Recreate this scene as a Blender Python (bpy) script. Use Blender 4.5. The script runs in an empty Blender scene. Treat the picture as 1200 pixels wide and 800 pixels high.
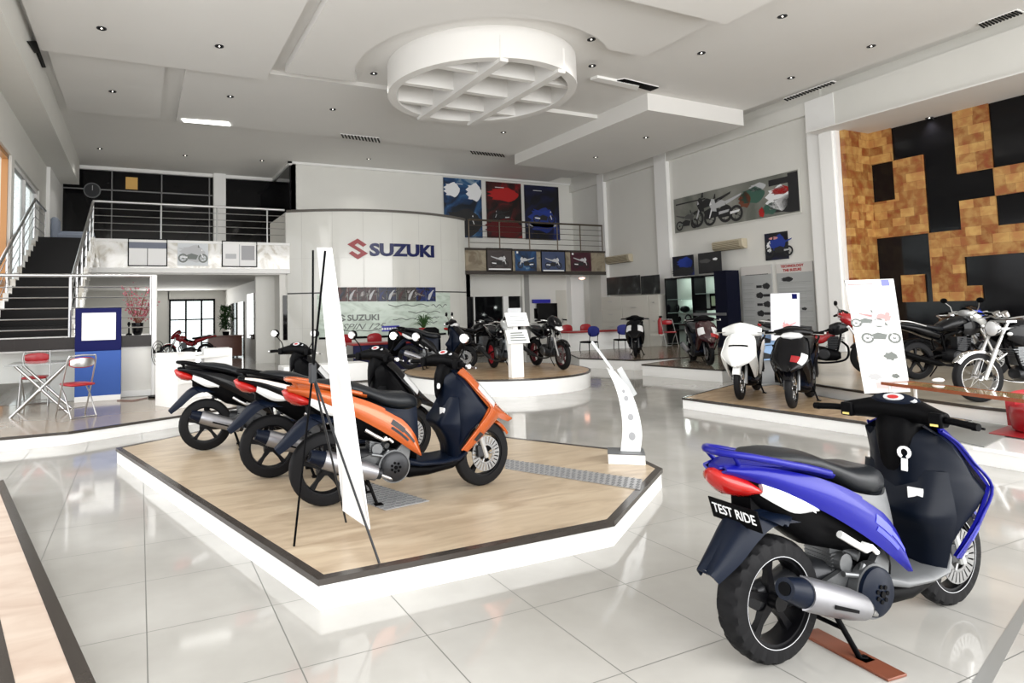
import bpy, bmesh, math, random
from math import sin, cos, pi, radians, hypot, atan2
from mathutils import Vector, Matrix
random.seed(7)
SC = bpy.context.scene
COL = SC.collection

# ------------------------------------------------------------------ camera
YAW, PITCH, ROLL, F, CX, CY, EYE = 0.4339112, 0.0664033, -0.0227536, 736.434, 504.3175, 316.678, 1.52
_f = Vector((sin(YAW)*cos(PITCH), cos(YAW)*cos(PITCH), sin(PITCH)))
_r = Vector((cos(YAW), -sin(YAW), 0)); _u = _r.cross(_f)
_r2 = _r*cos(ROLL)+_u*sin(ROLL); _u2 = -_r*sin(ROLL)+_u*cos(ROLL)
camd = bpy.data.cameras.new('camera'); cam = bpy.data.objects.new('camera', camd); COL.objects.link(cam)
camd.sensor_width = 36; camd.lens = F/1200*36
camd.shift_x = (600-CX)/1200; camd.shift_y = (CY-400)/1200
camd.clip_start = .05; camd.clip_end = 200
cam.matrix_world = Matrix(((_r2.x, _u2.x, -_f.x, 0), (_r2.y, _u2.y, -_f.y, 0), (_r2.z, _u2.z, -_f.z, EYE), (0, 0, 0, 1)))
SC.camera = cam
EYEV = Vector((0, 0, EYE))
def ray(x, y): return _r2*((x-CX)/F) - _u2*((y-CY)/F) + _f
def atz(x, y, z): v = ray(x, y); return EYEV+v*((z-EYE)/v.z)
def aty(x, y, Y): v = ray(x, y); return EYEV+v*(Y/v.y)
def atx(x, y, X): v = ray(x, y); return EYEV+v*(X/v.x)

# ------------------------------------------------------------------ view, world, light
SC.view_settings.view_transform = 'Standard'; SC.view_settings.look = 'None'
SC.view_settings.gamma = 1; SC.view_settings.use_curve_mapping = False
SC.view_settings.exposure = 0.16
W = bpy.data.worlds.new('world'); SC.world = W; W.use_nodes = True
wn = W.node_tree; bg = wn.nodes['Background']
bg.inputs[0].default_value = (.97, .98, 1, 1); bg.inputs[1].default_value = 1.6
SC.cycles.max_bounces = 8; SC.cycles.diffuse_bounces = 5; SC.cycles.glossy_bounces = 4
SC.cycles.sample_clamp_indirect = 6; SC.cycles.caustics_reflective = False; SC.cycles.caustics_refractive = False
SC.cycles.use_denoising = True

def area(name, loc, target, sx, sy, power, color=(1, 1, 1), spread=180):
    d = bpy.data.lights.new(name, 'AREA'); d.shape = 'RECTANGLE'; d.size = sx; d.size_y = sy
    d.energy = power; d.color = color; d.spread = radians(spread)
    o = bpy.data.objects.new(name, d); COL.objects.link(o); o.location = loc
    o.rotation_euler = (Vector(target)-Vector(loc)).to_track_quat('-Z', 'Z').to_euler()
    return o
# daylight through the glazed shop front behind the viewer and the windows in the left wall
area('daylight_shop_front', (7.2, -3.4, 3.0), (7.4, 10, 1.6), 18, 5.2, 1500, (1, .99, .965))
area('daylight_left_windows', (-2.95, 6.5, 3.0), (6, 8, 1.2), 15, 4.4, 620, (1, .99, .965))
area('daylight_rear_office', (1.6, 31.5, 1.7), (1.6, 20, 1.5), 3, 2.4, 90, (1, .99, .965))

# ------------------------------------------------------------------ materials
MATS = {}
def mat(name, col, rough=.5, metal=0, coat=0, emit=0, alpha=1, trans=0, spec=.5, noise=0, nscale=8, bump=0, ior=1.45):
    if name in MATS: return MATS[name]
    m = bpy.data.materials.new(name); m.use_nodes = True; nt = m.node_tree; b = nt.nodes['Principled BSDF']
    c = (*col, 1)
    b.inputs['Base Color'].default_value = c; b.inputs['Roughness'].default_value = rough
    b.inputs['Metallic'].default_value = metal; b.inputs['Coat Weight'].default_value = coat
    b.inputs['Coat Roughness'].default_value = .05
    b.inputs['Specular IOR Level'].default_value = spec; b.inputs['IOR'].default_value = ior
    if emit: b.inputs['Emission Color'].default_value = c; b.inputs['Emission Strength'].default_value = emit
    if trans: b.inputs['Transmission Weight'].default_value = trans
    if alpha < 1: b.inputs['Alpha'].default_value = alpha
    if noise or bump:
        tc = nt.nodes.new('ShaderNodeTexCoord'); n = nt.nodes.new('ShaderNodeTexNoise')
        n.inputs['Scale'].default_value = nscale; n.inputs['Detail'].default_value = 4
        nt.links.new(tc.outputs['Object'], n.inputs['Vector'])
        if noise:
            mr = nt.nodes.new('ShaderNodeMapRange'); mr.inputs[3].default_value = 1-noise; mr.inputs[4].default_value = 1+noise
            nt.links.new(n.outputs['Fac'], mr.inputs[0])
            vm = nt.nodes.new('ShaderNodeVectorMath'); vm.operation = 'SCALE'; vm.inputs[0].default_value = col
            nt.links.new(mr.outputs[0], vm.inputs['Scale']); nt.links.new(vm.outputs[0], b.inputs['Base Color'])
        if bump:
            bn = nt.nodes.new('ShaderNodeBump'); bn.inputs['Strength'].default_value = bump; bn.inputs['Distance'].default_value = .01
            nt.links.new(n.outputs['Fac'], bn.inputs['Height']); nt.links.new(bn.outputs[0], b.inputs['Normal'])
    MATS[name] = m; return m

def ramp_mat(name, stops, scale=3, rough=.4, detail=4, dist=1.2, vec=(1, 1, 1), coat=0, wave=False):
    """noise driven colour ramp"""
    if name in MATS: return MATS[name]
    m = bpy.data.materials.new(name); m.use_nodes = True; nt = m.node_tree; b = nt.nodes['Principled BSDF']
    tc = nt.nodes.new('ShaderNodeTexCoord'); mp = nt.nodes.new('ShaderNodeMapping'); mp.inputs['Scale'].default_value = vec
    n = nt.nodes.new('ShaderNodeTexNoise'); n.inputs['Scale'].default_value = scale; n.inputs['Detail'].default_value = detail
    n.inputs['Distortion'].default_value = dist
    r = nt.nodes.new('ShaderNodeValToRGB')
    while len(r.color_ramp.elements) < len(stops): r.color_ramp.elements.new(.5)
    for e, (p, c) in zip(r.color_ramp.elements, stops): e.position = p; e.color = (*c, 1)
    nt.links.new(tc.outputs['Object'], mp.inputs[0]); nt.links.new(mp.outputs[0], n.inputs['Vector'])
    nt.links.new(n.outputs['Fac'], r.inputs[0]); nt.links.new(r.outputs[0], b.inputs['Base Color'])
    b.inputs['Roughness'].default_value = rough; b.inputs['Coat Weight'].default_value = coat
    MATS[name] = m; return m

def tile_mat():
    m = bpy.data.materials.new('floor_tile'); m.use_nodes = True; nt = m.node_tree; b = nt.nodes['Principled BSDF']
    tc = nt.nodes.new('ShaderNodeTexCoord'); sep = nt.nodes.new('ShaderNodeSeparateXYZ'); nt.links.new(tc.outputs['Object'], sep.inputs[0])
    def M(op, a, bb=None, v=None):
        n = nt.nodes.new('ShaderNodeMath'); n.operation = op
        if isinstance(a, (int, float)): n.inputs[0].default_value = a
        else: nt.links.new(a, n.inputs[0])
        if bb is not None:
            if isinstance(bb, (int, float)): n.inputs[1].default_value = bb
            else: nt.links.new(bb, n.inputs[1])
        return n.outputs[0]
    def line(out, off, per, w):
        t = M('ADD', out, -off+100*per); t = M('DIVIDE', t, per); t = M('FRACT', t); t = M('SUBTRACT', t, .5); t = M('ABSOLUTE', t)
        return M('GREATER_THAN', t, .5-w/per/2), t
    lx, _ = line(sep.outputs[0], .043, .6, .0055); ly, _ = line(sep.outputs[1], 2.155, .655, .005)
    g = M('MAXIMUM', lx, ly)
    n = nt.nodes.new('ShaderNodeTexNoise'); n.inputs['Scale'].default_value = 1.3; n.inputs['Detail'].default_value = 6
    nt.links.new(tc.outputs['Object'], n.inputs['Vector'])
    r = nt.nodes.new('ShaderNodeValToRGB'); r.color_ramp.elements[0].position = .3; r.color_ramp.elements[1].position = .7
    r.color_ramp.elements[0].color = (.36, .35, .325, 1); r.color_ramp.elements[1].color = (.47, .46, .435, 1)
    nt.links.new(n.outputs['Fac'], r.inputs[0])
    mx = nt.nodes.new('ShaderNodeMix'); mx.data_type = 'RGBA'; nt.links.new(g, mx.inputs[0]); nt.links.new(r.outputs[0], mx.inputs[6])
    mx.inputs[7].default_value = (.13, .13, .12, 1); nt.links.new(mx.outputs[2], b.inputs['Base Color'])
    rr = M('MULTIPLY', g, .5); rr = M('ADD', rr, .07); nt.links.new(rr, b.inputs['Roughness'])
    b.inputs['Specular IOR Level'].default_value = .75
    MATS['floor_tile'] = m; return m

def stone_mat():
    m = bpy.data.materials.new('stone_veneer'); m.use_nodes = True; nt = m.node_tree; b = nt.nodes['Principled BSDF']
    tc = nt.nodes.new('ShaderNodeTexCoord'); mp = nt.nodes.new('ShaderNodeMapping')
    mp.inputs['Rotation'].default_value = (0, radians(90), radians(90))
    v = nt.nodes.new('ShaderNodeTexBrick'); v.inputs['Scale'].default_value = 1; v.inputs['Brick Width'].default_value = .31; v.offset = .35; v.squash = 1.6; v.squash_frequency = 3; v.inputs['Bias'].default_value = -.1
    v.inputs['Row Height'].default_value = .215; v.inputs['Mortar Size'].default_value = .0025
    v.inputs['Color1'].default_value = (.20, .055, .012, 1); v.inputs['Color2'].default_value = (.60, .36, .12, 1)
    v.inputs['Mortar'].default_value = (.12, .05, .02, 1)
    sx = nt.nodes.new('ShaderNodeSeparateXYZ'); cx = nt.nodes.new('ShaderNodeCombineXYZ')
    nt.links.new(tc.outputs['Object'], sx.inputs[0])
    ad = nt.nodes.new('ShaderNodeMath'); ad.operation = 'ADD'
    nt.links.new(sx.outputs[1], ad.inputs[0]); nt.links.new(sx.outputs[0], ad.inputs[1])
    nt.links.new(ad.outputs[0], cx.inputs[0]); nt.links.new(sx.outputs[2], cx.inputs[1]); nt.links.new(cx.outputs[0], v.inputs['Vector'])
    n = nt.nodes.new('ShaderNodeTexNoise'); n.inputs['Scale'].default_value = 5; n.inputs['Detail'].default_value = 8; n.inputs['Distortion'].default_value = .35
    nt.links.new(tc.outputs['Object'], n.inputs['Vector'])
    r = nt.nodes.new('ShaderNodeValToRGB'); e = r.color_ramp.elements
    e[0].position = .35; e[0].color = (.30, .045, .012, 1); e[1].position = .62; e[1].color = (.58, .37, .12, 1)
    x = e.new(.47); x.color = (.34, .14, .03, 1)
    nt.links.new(n.outputs['Fac'], r.inputs[0])
    mx = nt.nodes.new('ShaderNodeMix'); mx.data_type = 'RGBA'; mx.inputs[0].default_value = .38
    nt.links.new(v.outputs[0], mx.inputs[6]); nt.links.new(r.outputs[0], mx.inputs[7]); nt.links.new(mx.outputs[2], b.inputs['Base Color'])
    b.inputs['Roughness'].default_value = .45
    MATS['stone_veneer'] = m; return m

M_FLOOR = tile_mat(); M_STONE = stone_mat()
WALL = mat('wall_paint', (.74, .735, .70), .55, noise=.03, nscale=1.2)
CEIL = mat('ceiling_paint', (.76, .75, .73), .75, noise=.02, nscale=1)
WHITE = mat('white_gloss', (.86, .86, .85), .18, coat=.4)
WHITEM = mat('white_matte', (.88, .88, .87), .5)
DTRIM = mat('dark_brown_trim', (.045, .038, .033), .2, noise=.2, nscale=20)
WOOD = ramp_mat('beige_wood_laminate', [(.3, (.38, .29, .20)), (.55, (.50, .40, .285)), (.75, (.57, .475, .35))], 2.2, .28, 5, .9, (1, 4, 1))
TANWOOD = ramp_mat('tan_wood_laminate', [(.3, (.36, .25, .15)), (.55, (.47, .34, .21)), (.75, (.55, .41, .27))], 2.5, .25, 5, .9, (1, 4, 1))
PINKWOOD = ramp_mat('pale_pink_wood', [(.3, (.46, .35, .28)), (.6, (.58, .48, .40))], 1.8, .3, 5, 1, (1, 3, 1))
TAUPE = mat('taupe_tile', (.34, .28, .22), .12, noise=.12, nscale=2)
GREYMAT = mat('grey_floor_mat', (.24, .25, .24), .35, noise=.05)
BLACK = mat('black_plastic', (.002, .002, .0025), .45, spec=.06)
BLACKG = mat('black_gloss', (.003, .003, .004), .1, spec=.35)
NAVY = mat('navy_black_plastic', (.003, .006, .015), .36, spec=.16)
RUBBER = mat('tyre_rubber', (.011, .011, .012), .6, spec=.12)
GROOVE = mat('tyre_groove', (.001, .001, .001), .9, spec=0)
DISCM = mat('disc_steel', (.24, .24, .24), .35, .7)
SEATM = mat('seat_vinyl', (.006, .0075, .010), .36, bump=.1, nscale=200, spec=.32)
STEEL = mat('brushed_steel', (.55, .55, .55), .28, 1)
CHROME = mat('chrome', (.62, .62, .62), .12, 1)
ALU = mat('cast_aluminium', (.16, .165, .17), .42, .8, noise=.2, nscale=30)
MUFF = mat('muffler_shield', (.30, .30, .32), .34, .8)
DGREY = mat('dark_grey_metal', (.022, .023, .026), .35, .4)
RIMB = mat('black_wheel_rim', (.003, .003, .004), .35, spec=.15)
GREYP = mat('grey_plastic', (.12, .125, .13), .4)
LENSR = mat('red_lens', (.36, .006, .004), .15, coat=.3)
LENSW = mat('clear_lens', (.68, .69, .70), .1, coat=.6, metal=.2)
BLUEP = mat('blue_paint', (.005, .006, .20), .32, coat=.18, metal=.1, spec=.25)
ORANGEP = mat('orange_paint', (.44, .085, .012), .24, coat=.6, metal=.2)
REDP = mat('red_paint', (.28, .006, .010), .2, coat=.5)
MAROONP = mat('maroon_paint', (.022, .001, .003), .2, coat=.25)
WHITEP = mat('white_paint', (.86, .87, .86), .18, coat=.9)
BLACKP = mat('black_paint', (.002, .002, .003), .2, coat=.18, spec=.15)
SILVP = mat('silver_paint', (.55, .56, .56), .25, .5, coat=.6)
NAVYP = mat('navy_paint', (.012, .015, .07), .15, coat=.9)
GLASSD = mat('dark_glass', (.004, .004, .005), .05, spec=.3)
GLASS = mat('clear_glass', (.9, .97, .95), .02, trans=1, ior=1.1)
ACRYL = mat('frosted_acrylic', (.80, .84, .86), .15, alpha=.75)
MARBLE = ramp_mat('mirror_marble', [(.35, (.50, .46, .38)), (.5, (.80, .79, .75)), (.62, (.88, .87, .85)), (.8, (.62, .56, .45))], 1.1, .07, 6, 2.5, coat=.5)
MARBLED = ramp_mat('brown_marble', [(.35, (.16, .13, .09)), (.55, (.30, .26, .19)), (.8, (.22, .18, .12))], 1.3, .12, 6, 2, coat=.3)
CYLM = mat('cream_tile', (.72, .72, .68), .1, coat=.3, noise=.03, nscale=1.5)
SEAM = mat('grout', (.56, .555, .53), .6)
REDV = mat('red_vinyl', (.32, .010, .016), .35, coat=.1)
BLUEF = mat('blue_fabric', (.012, .018, .17), .6)
KBLUE = mat('kiosk_blue', (.04, .10, .36), .4, spec=.2)
KNAVY = mat('kiosk_navy', (.003, .005, .07), .4, spec=.12)
PAPER = mat('white_paper', (.88, .88, .88), .4)
SUZR = mat('sign_red', (.30, .025, .03), .35)
SUZB = mat('sign_navy', (.006, .012, .09), .35)
TXTG = mat('grey_print', (.17, .19, .18), .5)
INK = mat('black_print', (.02, .02, .022), .5)
INKR = mat('red_print', (.42, .015, .015), .45)
INKPINK = mat('pale_red_print', (.72, .33, .33), .5)
INKLG = mat('light_grey_print', (.52, .53, .55), .5)
INKW = mat('white_print', (.85, .86, .88), .4)
INKB = mat('blue_print', (.015, .04, .28), .4)
BROWNW = mat('red_brown_wood', (.17, .05, .025), .3, noise=.2, nscale=12)
CABW = mat('cabinet_cream', (.62, .61, .56), .4)
BULB = mat('lamp_glow', (1, .95, .85), .3, emit=6)
TROFF = mat('lit_diffuser', (1, 1, .97), .3, emit=3)
GREEN = mat('leaf_green', (.03, .09, .02), .5)
PINK = mat('pink_blossom', (.45, .12, .16), .6)
PALEWOOD = mat('amber_door_frame', (.52, .25, .09), .35)
YELLOW = mat('yellow_label', (.8, .65, .2), .4)

# ------------------------------------------------------------------ mesh helpers
def finish(bm, name, ms, parent=None, smooth=35, bevel=0, loc=None):
    bmesh.ops.recalc_face_normals(bm, faces=bm.faces[:]) if smooth is not None and not getattr(bm, 'keepn', False) else None
    if smooth is not None:
        a = radians(smooth)
        for f in bm.faces: f.smooth = True
        for e in bm.edges:
            if len(e.link_faces) == 2:
                if e.calc_face_angle(0) > a: e.smooth = False
    me = bpy.data.meshes.new(name); bm.to_mesh(me); bm.free()
    if not isinstance(ms, (list, tuple)): ms = [ms]
    for m in ms: me.materials.append(m)
    o = bpy.data.objects.new(name, me); COL.objects.link(o)
    if parent is not None: o.parent = parent
    if loc is not None: o.location = loc
    if bevel:
        b = o.modifiers.new('bevel', 'BEVEL'); b.width = bevel; b.segments = 2; b.limit_method = 'ANGLE'; b.angle_limit = radians(40)
    return o
def nb(): return bmesh.new()
def box(bm, x0, x1, y0, y1, z0, z1, mi=0, mtx=None):
    vs = [bm.verts.new(v) for v in ((x0, y0, z0), (x1, y0, z0), (x1, y1, z0), (x0, y1, z0), (x0, y0, z1), (x1, y0, z1), (x1, y1, z1), (x0, y1, z1))]
    if mtx is not None:
        for v in vs: v.co = mtx @ v.co
    for q in ((0, 3, 2, 1), (4, 5, 6, 7), (0, 1, 5, 4), (1, 2, 6, 5), (2, 3, 7, 6), (3, 0, 4, 7)):
        f = bm.faces.new([vs[i] for i in q]); f.material_index = mi
    return vs
def prism(bm, pts, z0, z1, mi=0):
    a = [bm.verts.new((p[0], p[1], z0)) for p in pts]; b = [bm.verts.new((p[0], p[1], z1)) for p in pts]
    n = len(pts); fs = [bm.faces.new(a[::-1]), bm.faces.new(b)]
    for i in range(n): fs.append(bm.faces.new((a[i], a[(i+1) % n], b[(i+1) % n], b[i])))
    for f in fs: f.material_index = mi
    return fs
def slab(bm, pts, vec, mi=0):
    """extrude any planar polygon of 3-D points along vec"""
    vec = Vector(vec); a = [bm.verts.new(p) for p in pts]; b = [bm.verts.new(Vector(p)+vec) for p in pts]
    n = len(pts); fs = [bm.faces.new(a[::-1]), bm.faces.new(b)]
    for i in range(n): fs.append(bm.faces.new((a[i], a[(i+1) % n], b[(i+1) % n], b[i])))
    for f in fs: f.material_index = mi
def rings(bm, rs, closed=True, caps=True, mi=0):
    vv = [[bm.verts.new(p) for p in r] for r in rs]; n = len(rs[0])
    for i in range(len(vv)-1):
        for j in range(n if closed else n-1):
            f = bm.faces.new((vv[i][j], vv[i][(j+1) % n], vv[i+1][(j+1) % n], vv[i+1][j])); f.material_index = mi
    if caps and closed:
        for r in (vv[0][::-1], vv[-1]):
            f = bm.faces.new(r); f.material_index = mi
    return vv
def frame_of(d):
    d = d.normalized(); a = Vector((0, 0, 1)) if abs(d.z) < .9 else Vector((1, 0, 0))
    u = d.cross(a).normalized(); return u, d.cross(u).normalized()
def cyl(bm, p0, p1, r0, r1=None, n=12, mi=0, caps=True):
    p0 = Vector(p0); p1 = Vector(p1); r1 = r0 if r1 is None else r1; u, v = frame_of(p1-p0)
    rings(bm, [[p+u*(r*cos(2*pi*k/n))+v*(r*sin(2*pi*k/n)) for k in range(n)] for p, r in ((p0, r0), (p1, r1))], mi=mi, caps=caps)
def tube(bm, pts, r, n=8, mi=0, smooth_n=0):
    pts = [Vector(p) for p in pts]
    if smooth_n: pts = spline(pts, smooth_n)
    rs = []; N = len(pts); u = None
    for i, p in enumerate(pts):
        d = (pts[min(i+1, N-1)]-pts[max(i-1, 0)]).normalized()
        if u is None: u, v = frame_of(d)
        else:
            u = (u-d*u.dot(d)).normalized(); v = d.cross(u)
        rr = r(i/(N-1)) if callable(r) else r
        rs.append([p+u*(rr*cos(2*pi*k/n))+v*(rr*sin(2*pi*k/n)) for k in range(n)])
    rings(bm, rs, mi=mi)
def spline(P, n):
    P = [Vector(p) for p in P]; out = []
    for i in range(len(P)-1):
        p0 = P[max(i-1, 0)]; p1 = P[i]; p2 = P[i+1]; p3 = P[min(i+2, len(P)-1)]
        for k in range(n):
            t = k/n; out.append(.5*((2*p1)+(p2-p0)*t+(2*p0-5*p1+4*p2-p3)*t*t+(3*p1-p0-3*p2+p3)*t**3))
    out.append(P[-1]); return out
def resample(P, n):
    P = spline(P, 6); L = [0]
    for a, b in zip(P, P[1:]): L.append(L[-1]+(b-a).length)
    out = []; j = 0
    for i in range(n):
        s = L[-1]*i/(n-1)
        while j < len(L)-2 and L[j+1] < s: j += 1
        t = (s-L[j])/max(L[j+1]-L[j], 1e-9); out.append(P[j].lerp(P[j+1], min(max(t, 0), 1)))
    return out
def strip(bm, A, B, n=14, m=5, bulge=(0, 0, 0), thick=.006, u0=0, u1=1, v0=0, v1=1, off=0, mi=0, mirror=False):
    """thin curved shell between polylines A and B; (u,v) windows give patches lying on the same surface"""
    A = resample(A, 41); B = resample(B, 41); bulge = Vector(bulge)
    def S(u, v):
        k = u*40; i = min(int(k), 39); t = k-i; a = A[i].lerp(A[i+1], t); b = B[i].lerp(B[i+1], t)
        return a.lerp(b, v)+bulge*sin(pi*v)
    def N(u, v):
        e = .02; du = S(min(u+e, 1), v)-S(max(u-e, 0), v); dv = S(u, min(v+e, 1))-S(u, max(v-e, 0)); x = du.cross(dv)
        if x.length < 1e-9: return Vector((0, 1, 0))
        x.normalize(); ref = bulge if bulge.length > 0 else Vector((.3, 1, .3))
        return x if x.dot(ref) > 0 else -x
    for sgn in ((1, -1) if mirror else (1,)):
        fr, bk = [], []
        for i in range(n):
            u = u0+(u1-u0)*i/(n-1); rf, rb = [], []
            for j in range(m):
                v = v0+(v1-v0)*j/(m-1); p = S(u, v); q = N(u, v); a = p+q*off; b = p+q*(off-thick)
                a = Vector((a.x, a.y*sgn, a.z)); b = Vector((b.x, b.y*sgn, b.z))
                rf.append(a); rb.append(b)
            fr.append(rf); bk.append(rb)
        rs = [fr[i]+bk[i][::-1] for i in range(n)]
        rings(bm, rs, mi=mi)
def sect(x, zc, hz, hy, n=16, p=2.6, y0=0):
    out = []
    for k in range(n):
        a = 2*pi*k/n; c, s = cos(a), sin(a)
        out.append(Vector((x, y0+hy*math.copysign(abs(c)**(2/p), c), zc+hz*math.copysign(abs(s)**(2/p), s))))
    return out
def lathe_y(bm, prof, c, n=32, mi=0, closed=True):
    """revolve (radius, y) profile about an axle parallel to y through c"""
    c = Vector(c); vv = []
    for k in range(n):
        a = 2*pi*k/n; vv.append([bm.verts.new(c+Vector((r*cos(a), y, r*sin(a)))) for r, y in prof])
    m = len(prof)
    for k in range(n):
        for j in range(m if closed else m-1):
            f = bm.faces.new((vv[k][j], vv[k][(j+1) % m], vv[(k+1) % n][(j+1) % m], vv[(k+1) % n][j])); f.material_index = mi
    return vv
def ellipsoid(bm, c, rx, ry, rz, n=14, m=8, mi=0):
    c = Vector(c); rs = []
    for i in range(1, m):
        t = pi*i/m; rs.append([c+Vector((rx*sin(t)*cos(2*pi*k/n), ry*sin(t)*sin(2*pi*k/n), rz*cos(t))) for k in range(n)])
    vv = rings(bm, rs, caps=False, mi=mi); a = bm.verts.new(c+Vector((0, 0, rz))); b = bm.verts.new(c-Vector((0, 0, rz)))
    for k in range(n):
        for tri in ((a, vv[0][(k+1) % n], vv[0][k]), (b, vv[-1][k], vv[-1][(k+1) % n])):
            f = bm.faces.new(tri); f.material_index = mi

def tag(o, label, cat, group=None):
    o['label'] = label; o['category'] = cat
    if group: o['group'] = group
    return o
def thing(name, label, cat, loc=(0, 0, 0), rz=0, group=None):
    o = bpy.data.objects.new(name, None); COL.objects.link(o); o.location = loc; o.rotation_euler = (0, 0, rz)
    o.empty_display_size = .1
    return tag(o, label, cat, group)
def struct(name, bm, m, parent=None, smooth=35, bevel=0):
    o = finish(bm, name, m, parent, smooth, bevel)
    if parent is None: o['kind'] = 'structure'
    return o
def copy_tree(o, parent=None):
    c = o.copy(); COL.objects.link(c)
    if parent is not None: c.parent = parent
    for ch in [x for x in bpy.data.objects if x.parent == o]: copy_tree(ch, c)
    return c
def bx(name, x0, x1, y0, y1, z0, z1, m, parent=None, bevel=0, mtx=None):
    bm = nb(); box(bm, x0, x1, y0, y1, z0, z1, mtx=mtx); return finish(bm, name, m, parent, 35, bevel)
def text_obj(name, s, size, m, parent, mtx, extrude=.002, bold=0, sx=1, align='CENTER', fn=None, shear=0):
    cu = bpy.data.curves.new('txt', 'FONT'); cu.body = s; cu.size = size; cu.extrude = extrude; cu.offset = bold; cu.resolution_u = 3
    cu.align_x = align; cu.align_y = 'CENTER'; cu.shear = shear
    t = bpy.data.objects.new('txt', cu); COL.objects.link(t)
    dg = bpy.context.evaluated_depsgraph_get(); me = bpy.data.meshes.new_from_object(t.evaluated_get(dg))
    bpy.data.objects.remove(t); bpy.data.curves.remove(cu); me.name = name
    for v in me.vertices:
        c = v.co.copy(); c.x *= sx; v.co = fn(c) if fn else mtx @ c
    me.materials.clear(); me.materials.append(m)
    o = bpy.data.objects.new(name, me); COL.objects.link(o)
    if parent is not None: o.parent = parent
    return o
def facing(origin, right, up):
    """matrix whose local x = right, y = up, z = outward normal"""
    r = Vector(right).normalized(); u = Vector(up).normalized(); n = r.cross(u)
    o = Vector(origin)
    return Matrix(((r.x, u.x, n.x, o.x), (r.y, u.y, n.y, o.y), (r.z, u.z, n.z, o.z), (0, 0, 0, 1)))

def bike_print(bm, M, cx, cy, s, mi_body=0, mi_wheel=1, mi_light=2, flip=1, d=.003):
    """flat printed picture of a motorcycle for posters"""
    def P(x, y, k=0): return M @ Vector((cx+flip*x*s, cy+y*s, d+k))
    def poly(pts, mi, k=0):
        vs = [bm.verts.new(P(x, y, k)) for x, y in pts]; f = bm.faces.new(vs); f.material_index = mi
    def ring(x, y, r0, r1, mi, k=0, n=20):
        a = [bm.verts.new(P(x+r0*cos(2*pi*i/n), y+r0*sin(2*pi*i/n), k)) for i in range(n)]
        b = [bm.verts.new(P(x+r1*cos(2*pi*i/n), y+r1*sin(2*pi*i/n), k)) for i in range(n)]
        for i in range(n):
            f = bm.faces.new((a[i], a[(i+1) % n], b[(i+1) % n], b[i])); f.material_index = mi
    for x in (-.62, .62):
        ring(x, .3, .2, .3, mi_wheel); ring(x, .3, .0005, .07, mi_wheel)
        for k in range(5):
            a = 2*pi*k/5; poly([(x+.05*cos(a+.4), .3+.05*sin(a+.4)), (x+.21*cos(a+.08), .3+.21*sin(a+.08)), (x+.21*cos(a-.08), .3+.21*sin(a-.08))], mi_wheel)
    poly([(-.35, .25), (.2, .22), (.32, .5), (-.1, .62), (-.4, .5)], mi_wheel, .001)
    poly([(.62, .28), (.66, .32), (.42, .95), (.34, .92)], mi_light, .0015)
    poly([(-.15, .68), (.3, .62), (.38, .85), (.15, .95), (-.12, .84)], mi_body, .002)
    poly([(-.85, .92), (-.2, .70), (-.1, .82), (-.5, .9), (-.9, 1.0)], mi_body, .002)
    poly([(.28, .5), (.5, .55), (.62, .8), (.5, 1.02), (.36, .98), (.3, .7)], mi_body, .0025)
    poly([(-.35, .3), (-.75, .34), (-.8, .42), (-.35, .4)], mi_light, .003)
    poly([(.3, 1.0), (.42, 1.0), (.34, 1.18), (.3, 1.18)], mi_wheel, .002)
    poly([(.5, .8), (.6, .78), (.55, .92)], mi_light, .003)

# ================================================================== SETTING
XR = lambda Y: 16.6+.0675*(Y-12.9)          # face of the beam and columns on the right side
CZ = 7.05
bm = nb(); box(bm, -9, 24, -8, 40, -.2, 0); struct('floor', bm, M_FLOOR)
# left wall: solid far part, window openings nearer
bm = nb()
box(bm, -2.85, -2.6, 20.6, 25.6, 0, CZ+.3); box(bm, -2.85, -2.6, -3, 20.6, 5.2, CZ+.3); box(bm, -2.85, -2.6, -3, 20.6, 0, .25)
for y in (-3, 2.2, 7.4, 12.0, 16.35): box(bm, -2.85, -2.6, y, y+.35, .25, 5.2)
struct('wall_left', bm, WALL)
for k, (y0, y1) in enumerate(((-2.65, 2.2), (2.55, 7.4), (7.75, 12.0), (12.35, 16.35), (16.7, 20.6))):
    w = bpy.data.objects.new('window_%d' % (k+1), None); COL.objects.link(w); w['kind'] = 'structure'
    b2 = nb()
    for y in (y0, y1-.08): box(b2, -2.78, -2.66, y, y+.08, .25, 5.2)
    for z in (.25, 2.3, 5.1): box(b2, -2.78, -2.66, y0, y1, z, z+.1)
    box(b2, -2.78, -2.66, (y0+y1)/2-.04, (y0+y1)/2+.04, .25, 5.2)
    finish(b2, 'window_frame', PALEWOOD if k == 3 else WHITEM, w)
bm = nb(); box(bm, -2.74, -2.72, 16.9, 20.6, .3, 5.1); struct('window_6', bm, GLASS)
# right wall behind columns, with the alcove opening
def rwall(bm, y0, y1, z0, z1, off=.14, th=.3):
    slab(bm, [(XR(y0)+off, y0, z0), (XR(y1)+off, y1, z0), (XR(y1)+off+th, y1, z0), (XR(y0)+off+th, y0, z0)], (0, 0, z1-z0))
bm = nb(); rwall(bm, 10.6, 22.7, 0, 7.34); rwall(bm, -3, 10.6, 6.1, 7.34, .2); rwall(bm, -3, .4, 0, 7.0); struct('wall_right', bm, WALL)
bm = nb(); rwall(bm, -3, 10.6, 6.02, 7.02, 0, .6); rwall(bm, 10.6, 22.6, 6.65, 7.02, 0, .4)
struct('trim_1', bm, WALL)
bm = nb()
for y0, y1 in ((10.14, 10.95), (16.35, 16.95), (19.95, 20.35)):
    rwall(bm, y0, y1, 0, 7.0, -.02, .5)
struct('trim_2', bm, WHITEM)
bm = nb(); rwall(bm, 10.2, 10.55, 0, 6.0, -.1, .3); struct('trim_3', bm, WHITEM)
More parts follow.
